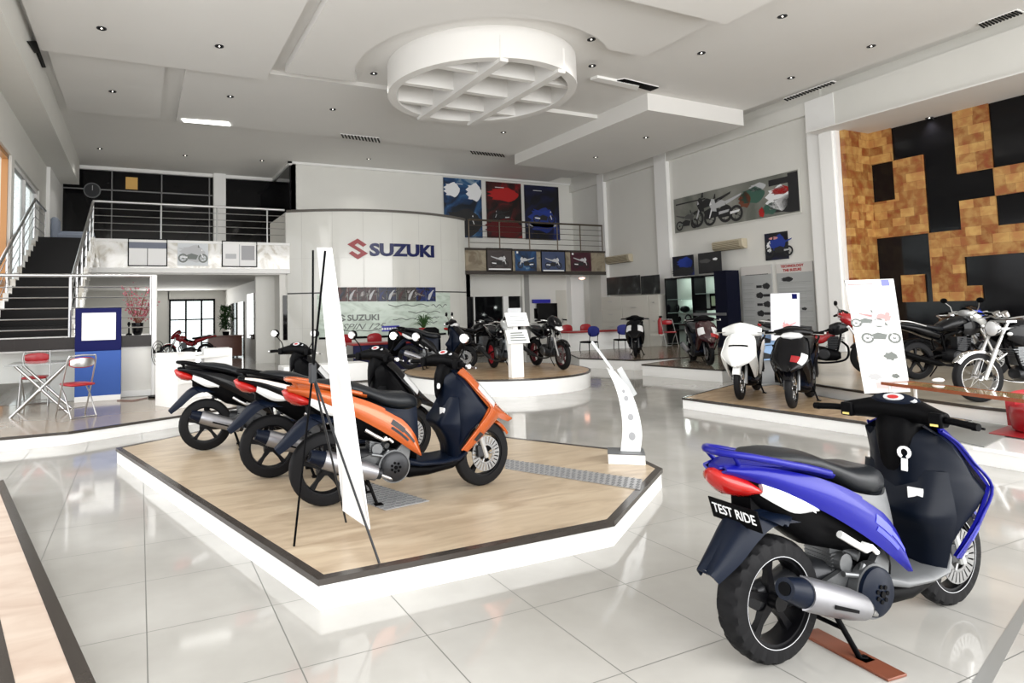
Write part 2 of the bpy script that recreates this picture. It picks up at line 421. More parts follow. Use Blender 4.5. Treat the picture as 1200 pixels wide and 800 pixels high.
# alcove
AX = 17.62
bm = nb()
box(bm, 15.9, 20, -3, 10.6, 6.0, 6.03); struct('ceiling_alcove', bm, CEIL)
bm = nb(); box(bm, AX+.03, AX+.4, -3, 10.5, 0, 6.0); struct('wall_alcove', bm, BLACKG)
cols = [10.09, 9.48, 8.80, 8.11, 7.42, 6.74, 6.06, 5.38, 4.7]
rows = [6.0, 5.14, 4.5, 3.86, 3.18, 2.53, 1.85, 1.5, .8]
pat = ['S..S..SS', '.S.S..S.', '.S..SS..', 'SS.S.S.S', '..SSS..S', '.HS..S..', '.HSQ...S', '........']
bm = nb()
for i, row in enumerate(pat):
    for j, ch in enumerate(row):
        if ch == '.': continue
        y1, y0, z1, z0 = cols[j], cols[j+1], rows[i], rows[i+1]
        if ch == 'H': y1 -= -.0; y0 += .16; z1 -= .35 if i == 5 else 0
        if ch == 'Q': y0 = y1-.3
        box(bm, AX-.03-random.random()*.004, AX+.02, y0, y1, z0, z1)
box(bm, AX-.029, AX+.02, cols[1], cols[0], 3.86, 4.14)
box(bm, 16.55, AX+.3, 10.02, 10.13, .3, 6.0)
struct('wall_stone', bm, M_STONE)
# back walls
bm = nb()
box(bm, 4.95, 17.4, 22.4, 22.6, 3.6, CZ+.29); box(bm, 4.95, 5.1, 22.4, 25.6, 3.6, CZ+.2)
box(bm, 10.3, 11.6, 21.4, 21.6, 2.08, 3.0); box(bm, 10.3, 14.0, 21.4, 21.6, 2.08, 3.0); box(bm, 13.9, 14.1, 21.3, 21.6, 0, 3.0)
box(bm, 14.1, 17.6, 21.4, 21.6, 0, 3.0)
struct('wall_back', bm, WALL)
bm = nb(); box(bm, 16.15, 16.8, 21.1, 21.4, 0, 3.0); struct('trim_4', bm, WHITEM)
# dark glass office front on the mezzanine
gy = 25.45
bm = nb(); box(bm, -2.6, 4.95, gy, gy+.1, 3.7, CZ); box(bm, 4.88, 4.94, 22.45, gy, 3.77, CZ-.12); struct('wall_glass', bm, GLASSD)
bm = nb()
for x in (-.95, .72, 2.42): box(bm, x-.02, x+.02, gy-.06, gy, 3.7, CZ)
box(bm, -2.6, 2.55, gy-.06, gy, 6.2, 6.24); box(bm, -.95, -.93, gy-.05, gy, 5, 6)
struct('window_7', bm, mat('thin_grey_frame', (.2, .2, .2), .4))
bm = nb(); box(bm, 2.55, 3.0, gy-.3, gy+.1, 3.7, CZ); box(bm, -2.6, -2.5, 22, gy, 3.7, CZ)
struct('trim_5', bm, WHITEM)
bm = nb(); box(bm, -2.6, 4.95, gy-.14, gy, CZ-.12, CZ); box(bm, 4.8, 4.95, 22.3, gy, CZ-.12, CZ); box(bm, 4.8, 17.3, 22.3, 22.4, CZ-.08, CZ)
struct('trim_6', bm, WHITEM)
# ceiling: upper slab, main plane, dropped panels
bm = nb(); box(bm, -2.85, 20, -3, 25.7, CZ+.28, CZ+.5); struct('ceiling', bm, CEIL)
bm = nb()
prism(bm, [(-2.6, 18.4), (15.85, 18.4), (16.3, 25.6), (-2.6, 25.6)], CZ, CZ+.28)
prism(bm, [(-2.6, -3), (15.0, -3), (15.85, 18.4), (-2.6, 18.4)], CZ, CZ+.28)
struct('ceiling_main', bm, CEIL)
bm = nb(); prism(bm, [(-1.72, 14.0), (.46, 14.0), (.46, 18.45), (-1.72, 18.45)], 6.95, CZ)
prism(bm, [(.88, 14.0), (11.9, 14.0), (11.9, 18.45), (.88, 18.45)], 6.95, CZ); struct('ceiling_panel_far', bm, CEIL)
RC = Vector((7.0, 12.15)); ZR0 = 6.4; RR = 2.12
bm = nb(); prism(bm, [(-1.82, -3), (2.56, -3), (2.56, 14.15), (-1.82, 14.15)], 6.85, CZ)
yb = RC.y+.9; RB = 2.85
a0 = math.asin(.95/RB); arc = []
a_s = pi-math.asin((13.55-RC.y)/RB); a_e = radians(270+38)
for k in range(25):
    a = a_s+(a_e-a_s)*k/24; arc.append((RC.x+RB*cos(a), RC.y+RB*sin(a)))
pts = [(2.87, -3), (2.87, 13.55)]+arc+[(9.75, arc[-1][1]), (9.75, -3)]
prism(bm, pts, 6.85, CZ)
struct('ceiling_panel_near', bm, CEIL)
bm = nb(); prism(bm, [(5.5, -3), (9.6, -3), (9.6, 7.75), (5.5, 7.75)], 6.6, 6.85); struct('ceiling_panel_low', bm, CEIL)
bm = nb(); prism(bm, [(11.88, 12.05), (15.55, 12.15), (15.9, 18.65), (11.88, 18.4)], 6.6, CZ+.1); struct('ceiling_box', bm, CEIL)
bm = nb(); box(bm, -2.6, -1.93, -3, 24.6, 6.2, CZ); struct('trim_7', bm, WALL)
bm = nb()
for q in (((31, 48), (43, 48), (51, 62), (40, 62)), ((42, 62), (54, 60), (61, 79), (49, 79))):
    slab(bm, [atx(x, y, -1.925) for x, y in q], (.03, 0, 0))
tag(finish(bm, 'air_vent', BLACK, None), 'black square air vent grille set in the side of the left ceiling beam', 'vent')
# round coffer
co = bpy.data.objects.new('ceiling_coffer', None); COL.objects.link(co); co['kind'] = 'structure'; co.location = (RC.x, RC.y, ZR0)
bm = nb(); n = 72
rs = []
for k in range(n+1):
    a = 2*pi*k/n; c, s = cos(a), sin(a)
    rs.append([Vector((r*c, r*s, z)) for r, z in ((RR, 0), (RR, .66), (RR-.2, .66), (RR-.2, 0))])
rings(bm, rs, caps=False); bmesh.ops.remove_doubles(bm, verts=bm.verts[:], dist=1e-4)
finish(bm, 'ring', CEIL, co)
for x in (-.62, .78):
    h = math.sqrt(RR**2-x*x)-.02; bx('cross_beam', x-.09, x+.09, -h, h, -.07, .45, CEIL, co)
for y in (-1.05, .05, 1.15):
    h = math.sqrt((RR-.1)**2-y*y); bx('cross_beam', -h, h, y-.07, y+.07, .03, .5, CEIL, co)

# mezzanine slabs
def mezz(name, x0, x1, m, y0=19.9, edge=DTRIM):
    bm = nb(); box(bm, x0, x1, y0, 22.6 if x0 > 5 else 25.6, 2.98, 3.76)
    o = struct(name, bm, WALL); 
    f = nb(); box(f, x0, x1, y0-.05, y0, 2.98, 3.72); finish(f, 'fascia', m, o)
    f = nb(); box(f, x0, x1, y0-.09, y0+.05, 3.72, 3.8); box(f, x0, x1, y0-.09, y0+.02, 2.84, 2.98); finish(f, 'edge_trim', edge, o)
    return o
bm = nb(); box(bm, -2.6, -1.27, 19.9, 25.6, 3.5, 3.76); struct('ceiling_landing', bm, DTRIM)
mezz('ceiling_mezzanine_left', -1.27, 4.3, MARBLE, edge=WHITEM)
mezz('ceiling_mezzanine_right', 10.6, 16.92, MARBLED)
bm = nb(); box(bm, -2.6, 10.3, 19.95, 32, 2.8, 2.95); struct('ceiling_office', bm, CEIL)
# curved feature wall
CCX, CCY, CR = 7.43, 24.45, 5.55
def oncyl(px, py, d=.0):
    v = ray(px, py); dx, dy = v.x, v.y; ox, oy = -CCX, -CCY; R = CR+d
    A = dx*dx+dy*dy; B = 2*(ox*dx+oy*dy); Cc = ox*ox+oy*oy-R*R
    t = (-B-math.sqrt(B*B-4*A*Cc))/(2*A); return EYEV+v*t
def cylp(ang, z, d=0): return Vector((CCX+(CR+d)*sin(ang), CCY-(CR+d)*cos(ang), z))
AH = math.asin(3.2/CR)
def cwall(bm, a0, a1, z0, z1, d0, d1, n=40, mi=0):
    rings(bm, [[cylp(a0+(a1-a0)*k/n, z, d) for d, z in ((d1, z0), (d1, z1), (d0, z1), (d0, z0))] for k in range(n+1)], mi=mi)
bm = nb(); cwall(bm, -AH, AH, 0, 4.78, -.25, 0); cw = struct('wall_curved', bm, CYLM)
bm = nb(); cwall(bm, -AH, AH, 4.78, 4.86, -.3, .04); finish(bm, 'coping', mat('coping_dark', (.12, .11, .1), .15), cw)
bm = nb()
zs = oncyl(440, 342).z; cwall(bm, -AH, AH, zs-.02, zs+.02, 0, .004); finish(bm, 'seam_line', mat('dark_seam', (.05, .05, .05), .4), cw)
bm = nb()
for k in range(-3, 4):
    a = k*AH/3.5; cwall(bm, a-.0012, a+.0012, 0, 4.78, 0, .002, 1)
for z in (1.1, 3.3): cwall(bm, -AH, AH, z-.004, z+.004, 0, .002)
finish(bm, 'tile_joint', SEAM, cw)
bm = nb(); box(bm, 4.2, 4.4, 19.95, 22.6, 0, 4.8); box(bm, 10.45, 10.6, 19.95, 22.4, 0, 4.8); struct('wall_core', bm, WALL)

# rear office under the left mezzanine
bm = nb(); box(bm, 3.75, 3.95, 20.9, 32, 0, 2.9); box(bm, 4.0, 4.4, 19.98, 20.9, 0, 2.9)
box(bm, 3.4, 4.4, 20.8, 21.0, 0, 2.9)
struct('wall_office', bm, WALL)
bm = nb(); box(bm, 3.41, 3.75, 20.85, 21.0, 0, .4); struct('baseboard_office', bm, SEAM)
bm = nb(); box(bm, 4.1, 4.4, 19.93, 19.98, .75, 2.15); struct('window_10', bm, GLASSD)
bm = nb(); box(bm, -2.6, 1.25, 31.9, 32.1, 0, 2.9); box(bm, 3.3, 3.9, 31.9, 32.1, 0, 2.9); box(bm, 1.2, 3.3, 31.9, 32.1, 2.35, 2.9); box(bm, -3, -2.6, 25, 32, 0, 2.9)
struct('wall_office_far', bm, WALL)
w = bpy.data.objects.new('window_8', None); COL.objects.link(w); w['kind'] = 'structure'
b2 = nb()
for x in (1.25, 1.95, 2.65, 3.22): box(b2, x, x+.08, 31.85, 32, 0, 2.4)
box(b2, 1.25, 3.3, 31.86, 31.96, 1.4, 1.46); box(b2, 1.25, 3.3, 31.86, 31.96, 2.3, 2.4); finish(b2, 'window_frame', BLACK, w)
bx('pane', 1.25, 3.3, 31.9, 31.92, 0, 2.35, GLASS, w)
w = bpy.data.objects.new('window_9', None); COL.objects.link(w); w['kind'] = 'structure'
for (y0, y1, z0, z1) in ((21.2, 22.6, .7, 2.35), (23.1, 24.6, .7, 2.35), (25.6, 27.0, 0, 2.1), (27.6, 29.4, 0, 2.1)):
    b2 = nb(); box(b2, 3.70, 3.76, y0, y1, z0, z1); finish(b2, 'pane', GLASSD, w)
# lower back-right: dark office door
d = bpy.data.objects.new('door_1', None); COL.objects.link(d); d['kind'] = 'structure'
bx('door_leaf', 10.6, 13.1, 21.5, 21.55, 0, 2.08, GLASSD, d); bx('door_leaf', 13.3, 13.9, 21.5, 21.55, 0, 2.08, GLASSD, d)
b2 = nb()
for x in (11.75, 13.08): box(b2, x, x+(.05 if x < 12 else .24), 21.42, 21.5, 0, 2.1)
finish(b2, 'door_frame', WHITEM, d)
bm = nb(); box(bm, 14.0, 14.22, 21.28, 21.4, 0, 3.0); struct('trim_8', bm, mat('grey_post', (.30, .30, .29), .4))
d = bpy.data.objects.new('door_2', None); COL.objects.link(d); d['kind'] = 'structure'
bx('door_leaf', 15.6, 16.1, 21.36, 21.4, 0, 2.3, CABW, d); bx('handle', 15.85, 15.88, 21.33, 21.36, .95, 1.15, STEEL, d)

# ================================================================== ceiling lights
def downlight(p, i):
    pass
dl0 = None
dls = [((119, 33), 6.85, 'nearest to the left beam on the near ceiling panel'), ((257, 54), 6.85, 'on the near left ceiling panel, right one of the two'),
       ((132, 107), 6.95, 'on the small square ceiling panel at the left'), ((270, 113), 6.95, 'behind the near left panel, beside the dark slot'),
       ((390, 128), 6.95, 'left of the round coffer on the second ceiling panel'), ((117, 174), CZ, 'leftmost by the dark glass office'),
       ((217, 182), CZ, 'above the middle of the upper railing'), ((307, 188), CZ, 'near the inner corner of the upper office'),
       ((432, 186), CZ, 'in front of the plain upper back wall'), ((438, 86), 6.95, 'just left of the round coffer'),
       ((693, 46), 6.95, 'upper one of two right of the round coffer'), ((694, 77), 6.95, 'lower one of two right of the round coffer'),
       ((590, 155), 6.95, 'just behind the round coffer'), ((757, 161), 6.6, 'near the front edge of the dropped ceiling box'),
       ((698, 184), 6.6, 'near the far end of the dropped ceiling box'), ((917, 19), CZ, 'on the right ceiling nearest the top edge'),
       ((822, 62), CZ, 'between the dropped box and the low panel'), ((1021, 54), CZ, 'right side of the ceiling, nearest the beam'),
       ((927, 91), CZ, 'in front of the dropped box beside the long grille'), ((1089, 138), 6.0, 'in the soffit over the stone wall alcove')]
for i, ((px, py), z, where) in enumerate(dls):
    p = atz(px, py, z)
    if dl0 is None:
        t = thing('recessed_downlight', '', 'downlight', p)
        bm = nb(); rs = []
        for k in range(25):
            a = 2*pi*k/24; rs.append([Vector((r*cos(a), r*sin(a), zz)) for r, zz in ((.085, 0), (.085, -.012), (.062, -.014), (.055, .0))])
        rings(bm, rs, caps=False); finish(bm, 'trim_ring', DGREY, t)
        bm = nb(); cyl(bm, (0, 0, -.004), (0, 0, -.001), .056, n=20); finish(bm, 'reflector', BLACK, t)
        bm = nb(); cyl(bm, (0, 0, -.010), (0, 0, -.004), .015, n=12); finish(bm, 'bulb', BULB, t)
        dl0 = t
    else:
        t = copy_tree(dl0); t.location = p
    t['label'] = 'small round recessed ceiling spotlight, '+where; t['group'] = 'recessed ceiling spotlights'
    ld = bpy.data.lights.new('spot', 'SPOT'); ld.energy = 95; ld.spot_size = radians(120); ld.spot_blend = 1; ld.color = (1, .96, .9); ld.shadow_soft_size = .12
    lo = bpy.data.objects.new('spot', ld); COL.objects.link(lo); lo.location = p+Vector((0, 0, -.05))
def troffer(quad, z, label, lit=False, seg=12):
    P = [atz(x, y, z) for x, y in quad]; c = sum(P, Vector())/4
    t = thing('fluorescent_troffer', label, 'ceiling light', c, 0, 'slatted ceiling light fittings')
    bm = nb(); slab(bm, [p-c-Vector((0, 0, .004)) for p in P], (0, 0, -.02)); finish(bm, 'diffuser', TROFF if lit else WHITEM, t)
    bm = nb()
    for k in range(seg):
        a = P[0].lerp(P[1], (k+.15)/seg)-c; b = P[0].lerp(P[1], (k+.6)/seg)-c; d2 = P[3].lerp(P[2], (k+.6)/seg)-c; e = P[3].lerp(P[2], (k+.15)/seg)-c
        slab(bm, [v-Vector((0, 0, .026)) for v in (a, b, d2, e)], (0, 0, -.02))
    if not lit: finish(bm, 'louvre', BLACK, t)
    else: bm.free()
    return t
troffer([(213, 139), (268, 143), (270, 147), (215, 142)], 6.945, 'lit slim fluorescent fitting on the ceiling left of the coffer', True)
troffer([(399, 156), (445, 161), (447, 166), (401, 160)], 6.945, 'slatted ceiling fitting left behind the round coffer')
troffer([(550, 175), (590, 179), (593, 183), (553, 179)], CZ, 'slatted ceiling fitting directly behind the round coffer')
troffer([(722, 93), (732, 91), (772, 101), (762, 105)], CZ, 'slatted ceiling fitting between the coffer and the dropped box')
troffer([(922, 117), (980, 95), (976, 94), (918, 115)], CZ, 'long slatted grille along the right edge of the ceiling', seg=16)
troffer([(1152, 31), (1200, 13), (1192, 10), (1146, 27)], CZ, 'slatted grille in the top right corner of the ceiling')
bm = nb(); slab(bm, [atz(x, y, 6.99) for x, y in ((692, 94), (747, 106), (749, 101), (700, 91))], (0, 0, .06)); struct('trim_9', bm, WHITEM)

# ================================================================== platforms
def platform(name, label, pts, z, top, edge=.06, riser=WHITE, z0=0, trim=DTRIM):
    c = Vector((sum(p[0] for p in pts)/len(pts), sum(p[1] for p in pts)/len(pts), 0))
    t = thing(name, label, 'platform', (c.x, c.y, z0))
    L = [Vector((p[0]-c.x, p[1]-c.y, 0)) for p in pts]; n = len(L)
    ar = sum(L[i].x*L[(i+1) % n].y-L[(i+1) % n].x*L[i].y for i in range(n)); sg = 1 if ar > 0 else -1
    def inset(d):
        out = []
        for i in range(n):
            a = (L[i]-L[i-1]).normalized(); b = (L[(i+1) % n]-L[i]).normalized()
            na = Vector((-a.y, a.x, 0))*sg; nbv = Vector((-b.y, b.x, 0))*sg; m = (na+nbv); m /= max(.3, 1+na.dot(nbv)); out.append(L[i]+m*d)
        return out
    bm = nb(); prism(bm, inset(.012), 0, z-.03-z0); finish(bm, 'riser', riser, t)
    bm = nb(); prism(bm, inset(edge), z-.03-z0, z-z0); finish(bm, 'deck', top, t)
    A = inset(0); B = inset(edge)
    bm = nb()
    for i in range(n):
        q = [A[i], A[(i+1) % n], B[(i+1) % n], B[i]]
        slab(bm, [Vector((p.x, p.y, z-.03-z0)) for p in q], (0, 0, .032))
    finish(bm, 'edge_trim', trim, t)
    return t
PZ = .157
hexp = [(.845, 3.28), (2.77, 3.26), (4.02, 4.10), (4.10, 4.37), (4.19, 4.89), (3.6, 5.95), (3.0, 8.0), (.9, 8.3), (-.22, 7.57)]
platform('display_platform', 'low six-sided display platform with pale wood deck under the orange scooter', hexp, PZ, WOOD, .055)
platform('display_platform', 'long low pale wood platform running out of the picture at its lower left corner',
         [(-1.06, 6.6), (-.14, 2.78), (.5, .2), (.16, .2), (-.45, 2.8), (-1.30, 6.3)], PZ, PINKWOOD, .06)
platform('display_platform', 'raised taupe tiled floor under the folding chairs and blue signboard', [(-2.55, 8.97), (-.78, 8.97), (.48, 9.56), (2.0, 10.3), (2.0, 12.33), (-2.55, 12.33)], PZ, TAUPE, .03)
RP = []
for k in range(64):
    a = 2*pi*k/64; RP.append((6.7+1.92*cos(a), 11.37+1.92*sin(a)))
platform('round_platform', 'round white platform with tan wood top holding black motorcycles', RP, .3, TANWOOD, .04)
platform('display_platform', 'low tan wood platform under the white scooter and the red scooter', [(7.38, 7.08), (7.52, 4.58), (7.3, 4.0), (8.58, 4.0), (8.9, 5.4), (9.2, 6.37), (9.85, 7.3), (9.85, 7.97)], PZ, TANWOOD, .035)
platform('display_platform', 'low white platform with grey mat behind the blue scooter handlebar', [(7.3, 3.98), (7.06, 3.3), (7.05, .5), (8.5, .5), (8.58, 3.98)], PZ, WHITE, .02, trim=WHITE)
platform('display_platform', 'raised grey stone platform along the stone wall with the larger motorcycles', [(9.95, 7.3), (9.24, 6.37), (8.94, 5.4), (8.62, 4.0), (8.54, .6), (17.3, .6), (17.3, 9.9), (13.6, 9.9)], .314,
         mat('stone_deck', (.42, .38, .31), .22, noise=.15, nscale=3), .035)
platform('display_platform', 'low white platform with dark top under the maroon scooter', [(10.2, 10.9), (10.5, 9.0), (12.2, 9.3), (16.2, 10.6), (16.2, 11.9), (12.4, 11.6)], .25, mat('brown_deck', (.17, .135, .10), .15, noise=.1), .03)
platform('display_platform', 'far white platform with dark top under the black scooter by the filing cabinets', [(10.35, 13.3), (10.9, 11.9), (12.3, 11.75), (16.15, 12.2), (16.3, 15.6), (11.5, 15.4)], .25, MATS['brown_deck'], .03)
tag(bx('floor_mat', 0, 1, 0, 1, 0, 1, GREYMAT), 'thin grey mat with a pointed corner lying behind the blue scooter handlebar', 'mat')
o = bpy.data.objects['floor_mat']; bm = nb()
prism(bm, [(7.08, 3.22), (8.45, 3.5), (8.5, 3.95), (7.35, 3.93)], PZ+.004, PZ+.012); me = bpy.data.meshes.new('floor_mat'); bm.to_mesh(me); bm.free(); me.materials.append(GREYMAT); o.data = me
# tread plates
def tread(label, P):
    c = sum((Vector(p) for p in P), Vector())/4
    t = thing('tread_plate', label, 'metal plate', c)
    P = [Vector(p)-c for p in P]
    bm = nb(); slab(bm, P, (0, 0, .004)); finish(bm, 'sheet', mat('sheet_steel', (.42, .42, .43), .4, .4), t)
    bm = nb(); n1 = max(4, int((P[1]-P[0]).length/.05)); n2 = max(3, int((P[3]-P[0]).length/.04))
    for i in range(n1):
        for j in range(n2):
            q = P[0].lerp(P[1], (i+.5)/n1).lerp(P[3].lerp(P[2], (i+.5)/n1), (j+.5)/n2)+Vector((0, 0, .004))
            d = Vector((.016, .006*(1 if (i+j) % 2 else -1), 0)); e = Vector((-d.y*.5, d.x*.22, 0))
            slab(bm, [q-d-e, q+d-e, q+d+e, q-d+e], (0, 0, .003))
    finish(bm, 'raised_pattern', mat('tread_grey', (.16, .165, .17), .4, .3), t)
z = PZ+.003
tread('long patterned steel ramp strip on the wood deck ahead of the orange scooter wheel', [atz(592, 538, z), atz(753, 562, z), atz(750, 574, z), atz(592, 549, z)])
tread('square patterned steel plate under the orange scooter stand', [atz(432, 565, z), atz(503, 587, z), atz(452, 598, z), atz(388, 574, z)])
tag(bx('wood_board', 0, .40, -.055, .055, 0, .012, BROWNW, None, .003), 'reddish brown flat board on the floor under the blue scooter stand', 'board')
a = atz(948, 741, 0); b = atz(1003, 770, 0); o = bpy.data.objects['wood_board']; o.location = a; o.rotation_euler = (0, 0, atan2(b.y-a.y, b.x-a.x))

# ================================================================== SCOOTERS
def wheel(parent, c, R, w, spokes=5, rimm=RIMB, hero=False, disc=False, spoked=False, drum=True):
    """wheel part with tyre, rim and brake disc as sub-parts; axle along y"""
    rim_r = R*.70 if not spoked else R*.78
    bm = nb(); n = 120 if hero else 36
    prof = []
    for k in range(9):
        a = -pi/2+pi*k/8
        prof.append((rim_r+(R-rim_r)*(.35+.65*abs(cos(a))**.55) if 0 < k < 8 else rim_r, w/2*math.copysign(abs(sin(a))**.8, sin(a))))
    vv = lathe_y(bm, prof, c, n)
    if hero:
        C = Vector(c)
        for k in range(n):
            for j in (2, 3, 4, 5, 6):
                if (k+2*abs(j-4)) % 6 < 2:
                    v = vv[k][j]; q = v.co-C; sc_ = (1-.05 if j != 4 else 1-.02); v.co = C+Vector((q.x*sc_, q.y, q.z*sc_))
    if hero:
        gv = set(vv[k][j] for k in range(n) for j in (2, 3, 4, 5, 6) if (k+2*abs(j-4)) % 6 < 2)
        for f in bm.faces:
            if sum(v in gv for v in f.verts) >= 3: f.material_index = 1
    wh = finish(bm, 'wheel', [RUBBER, GROOVE] if hero else RUBBER, parent, 50)
    bm = nb(); lathe_y(bm, [(rim_r+.004, -w*.42), (rim_r+.004, w*.42), (rim_r-.012, w*.40), (rim_r-.018, 0), (rim_r-.012, -w*.40)], c, 48)
    hub = .035
    cyl(bm, Vector(c)-Vector((0, w*.55, 0)), Vector(c)+Vector((0, w*.55, 0)), hub, n=16)
    if spoked:
        for k in range(18):
            a = 2*pi*k/18; s = 1 if k % 2 else -1; b = a+.25*s
            cyl(bm, Vector(c)+Vector((hub*cos(a), .02*s, hub*sin(a))), Vector(c)+Vector((rim_r*cos(b), 0, rim_r*sin(b))), .0028, n=4)
    else:
        for k in range(spokes):
            a = 2*pi*(k+.25)/spokes
            d = Vector((cos(a), 0, sin(a))); t = Vector((-sin(a), 0, cos(a))); C = Vector(c)
            rings(bm, [[C+d*r+t*q+Vector((0, y, 0)) for q, y in ((-ww, -th), (ww, -th), (ww, th), (-ww, th))] for r, ww, th in ((hub*.8, .022, .02), (rim_r*.6, .013, .013), (rim_r-.008, .020, .016))])
    finish(bm, 'rim', rimm, wh)
    if hero:
        bm = nb(); lathe_y(bm, [(rim_r+.003, -w*.51), (rim_r+.0055, -w*.51), (rim_r+.0055, -w*.50), (rim_r+.003, -w*.50)], c, 64); finish(bm, 'rim_stripe', INKLG, wh)
    if disc:
        bm = nb(); y = -w*.5-.02 if disc == 'R' else w*.5+.02
        for k in range(24):
            a0, a1 = 2*pi*k/24, 2*pi*(k+.72)/24
            slab(bm, [Vector(c)+Vector((r*cos(a), y, r*sin(a))) for r, a in ((rim_r*.42, a0), (rim_r*.72, a0), (rim_r*.72, a1), (rim_r*.42, a1))], (0, .004, 0))
        lathe_y(bm, [(rim_r*.72, y), (rim_r*.75, y), (rim_r*.75, y+.004), (rim_r*.72, y+.004)], c, 36); lathe_y(bm, [(rim_r*.36, y), (rim_r*.44, y), (rim_r*.44, y+.004), (rim_r*.36, y+.004)], c, 30)
        for k in range(3):
            a = 2*pi*k/3; cyl(bm, Vector(c)+Vector((.03*cos(a), y, .03*sin(a))), Vector(c)+Vector((rim_r*.4*cos(a), y, rim_r*.4*sin(a))), .008, n=6)
        finish(bm, 'brake_disc', DISCM, wh)
    return wh

WB = 1.235; WR = .262
def scooter(label, R, head, z0, body=BLACKP, front=None, cowl=None, fender=None, under=NAVY, group=None, hero=False, mirrors=True,
            vlights=True, cowl_light=False, steer=0, wide_cowl=False, inner=None, board=None, stripe=None, plate=None, disc='R', maskp=None, cat='scooter', name='scooter', rim=RIMB, graphics=None, accent=None, stand=True):
    front = front or body; cowl = cowl or BLACK; fender = fender or front; inner = inner or NAVY; board = board or under
    t = thing(name, label, cat, (R[0], R[1], z0), head, group)
    hz = Vector((0, 0, 0))
    wheel(t, (0, 0, WR), WR, .112 if hero else .10, hero=hero, rimm=rim)
    wheel(t, (WB, 0, WR-.008), WR-.008, .082, hero=hero, disc=disc, rimm=rim)['front'] = 1
    # body core under the seat
    bm = nb(); rings(bm, [sect(x, zc, hz_, hy, 16, 3) for x, zc, hz_, hy in ((-.22, .79, .02, .03), (-.12, .75, .07, .09), (.05, .69, .13, .11), (.20, .63, .17, .115), (.42, .57, .17, .12), (.56, .48, .17, .115), (.63, .40, .14, .11), (.66, .32, .08, .10))])
    finish(bm, 'body_core', BLACK, t, 50)
    # side panels
    A = [(-.30, .045, .858), (-.15, .10, .852), (0, .125, .825), (.2, .146, .768), (.4, .156, .68), (.55, .163, .575), (.635, .166, .46), (.672, .163, .335)]
    B = [(-.31, .04, .826), (-.16, .095, .785), (.02, .138, .715), (.20, .160, .625), (.36, .174, .53), (.48, .180, .45), (.58, .180, .375), (.662, .170, .318)]
    for s in (-1, 1):
        bm = nb(); strip(bm, [(x, y*s, z) for x, y, z in A], [(x, y*s, z) for x, y, z in B], 26, 7, (0, .022*s, 0), .01); p = finish(bm, 'side_panel', body, t, 50)
        if stripe:
            bm = nb(); strip(bm, [(x, y*s, z) for x, y, z in A], [(x, y*s, z) for x, y, z in B], 22, 3, (0, .022*s, 0), .003, .05, .62, .12, .42, off=.003); finish(bm, 'stripe', stripe, p)
        if graphics:
            bm = nb()
            for u0, u1, v0, v1 in ((.70, .80, .25, .5), (.72, .86, .55, .68), (.80, .9, .3, .45)): strip(bm, [(x, y*s, z) for x, y, z in A], [(x, y*s, z) for x, y, z in B], 6, 3, (0, .022*s, 0), .002, u0, u1, v0, v1, off=.0025)
            finish(bm, 'side_graphic', graphics, p)
        # rear indicator lens
        C1 = [(-.14, .10, .785), (-.03, .132, .742), (.06, .146, .70), (.13, .153, .662)]; C2 = [(-.15, .10, .735), (-.07, .125, .69), (.02, .14, .652), (.12, .152, .650)]
        bm = nb(); strip(bm, [(x, y*s, z) for x, y, z in C1], [(x, y*s, z) for x, y, z in C2], 12, 5, (0, .014*s, 0), .02); finish(bm, 'rear_indicator', LENSW, t, 50)
    # tail hump in body colour behind the seat
    bm = nb(); rings(bm, [sect(x, zc, h, hy, 14, 2.4) for x, zc, h, hy in ((-.31, .845, .012, .03), (-.22, .852, .022, .075), (-.08, .848, .03, .11), (.1, .825, .03, .125), (.28, .775, .03, .135))]); finish(bm, 'tail_cover', body, t, 50)
    # seat
    bm = nb(); st = ((-.10, .872, .014, .06), (-.04, .868, .03, .10), (.08, .852, .040, .125), (.20, .825, .046, .135), (.31, .785, .045, .138), (.42, .735, .060, .146), (.52, .712, .072, .150), (.60, .708, .072, .132), (.66, .695, .060, .095), (.69, .685, .035, .055))
    rings(bm, [sect(x, zc, h, hy, 20, 2.5) for x, zc, h, hy in st])
    for v in bm.verts:
        c = v.co
        if c.x > .3 and c.z > .74: c.z -= .012*cos(min(1, abs(c.y)/.1)*pi/2)*math.sin(min(1, (c.x-.3)/.2)*pi/2)
    finish(bm, 'seat', SEATM, t, 60)
    bm = nb(); strip(bm, [(.30, .14, .72), (.45, .15, .675), (.58, .135, .655), (.67, .09, .665)], [(.40, .155, .66), (.5, .16, .60), (.60, .15, .50), (.67, .12, .36)], 14, 5, (0, .01, 0), .01, mirror=True); finish(bm, 'seat_base', GREYP if hero else under, t)
    # grab rail
    bm = nb(); pr = [(.24, .138, .79), (.08, .15, .835), (-.08, .145, .872), (-.22, .11, .900), (-.30, .05, .910), (-.315, 0, .912)]
    tube(bm, pr+[(x, -y, z) for x, y, z in pr[::-1][1:]], .015, 8, smooth_n=5)
    for s in (-1, 1): tube(bm, [(-.27, .075*s, .902), (-.24, .07*s, .87), (-.22, .05*s, .84)], .011)
    finish(bm, 'grab_rail', body if hero or body in (ORANGEP,) else BLACK, t, 60)
    # tail light
    bm = nb(); rings(bm, [sect(x, zc, h, hy, 16, 1.75) for x, zc, h, hy in ((-.345, .825, .008, .015), (-.325, .808, .036, .050), (-.27, .785, .054, .086), (-.20, .765, .050, .108), (-.145, .75, .028, .110))]); finish(bm, 'tail_light', LENSR, t, 60)
    # rear fender
    bm = nb()
    rid = [(.02, 0, .675), (-.10, 0, .665), (-.20, 0, .62), (-.29, 0, .54), (-.40, 0, .425)]; fl = [(.10, .105, .595), (-.06, .10, .60), (-.17, .09, .545), (-.26, .075, .47), (-.375, .05, .395)]
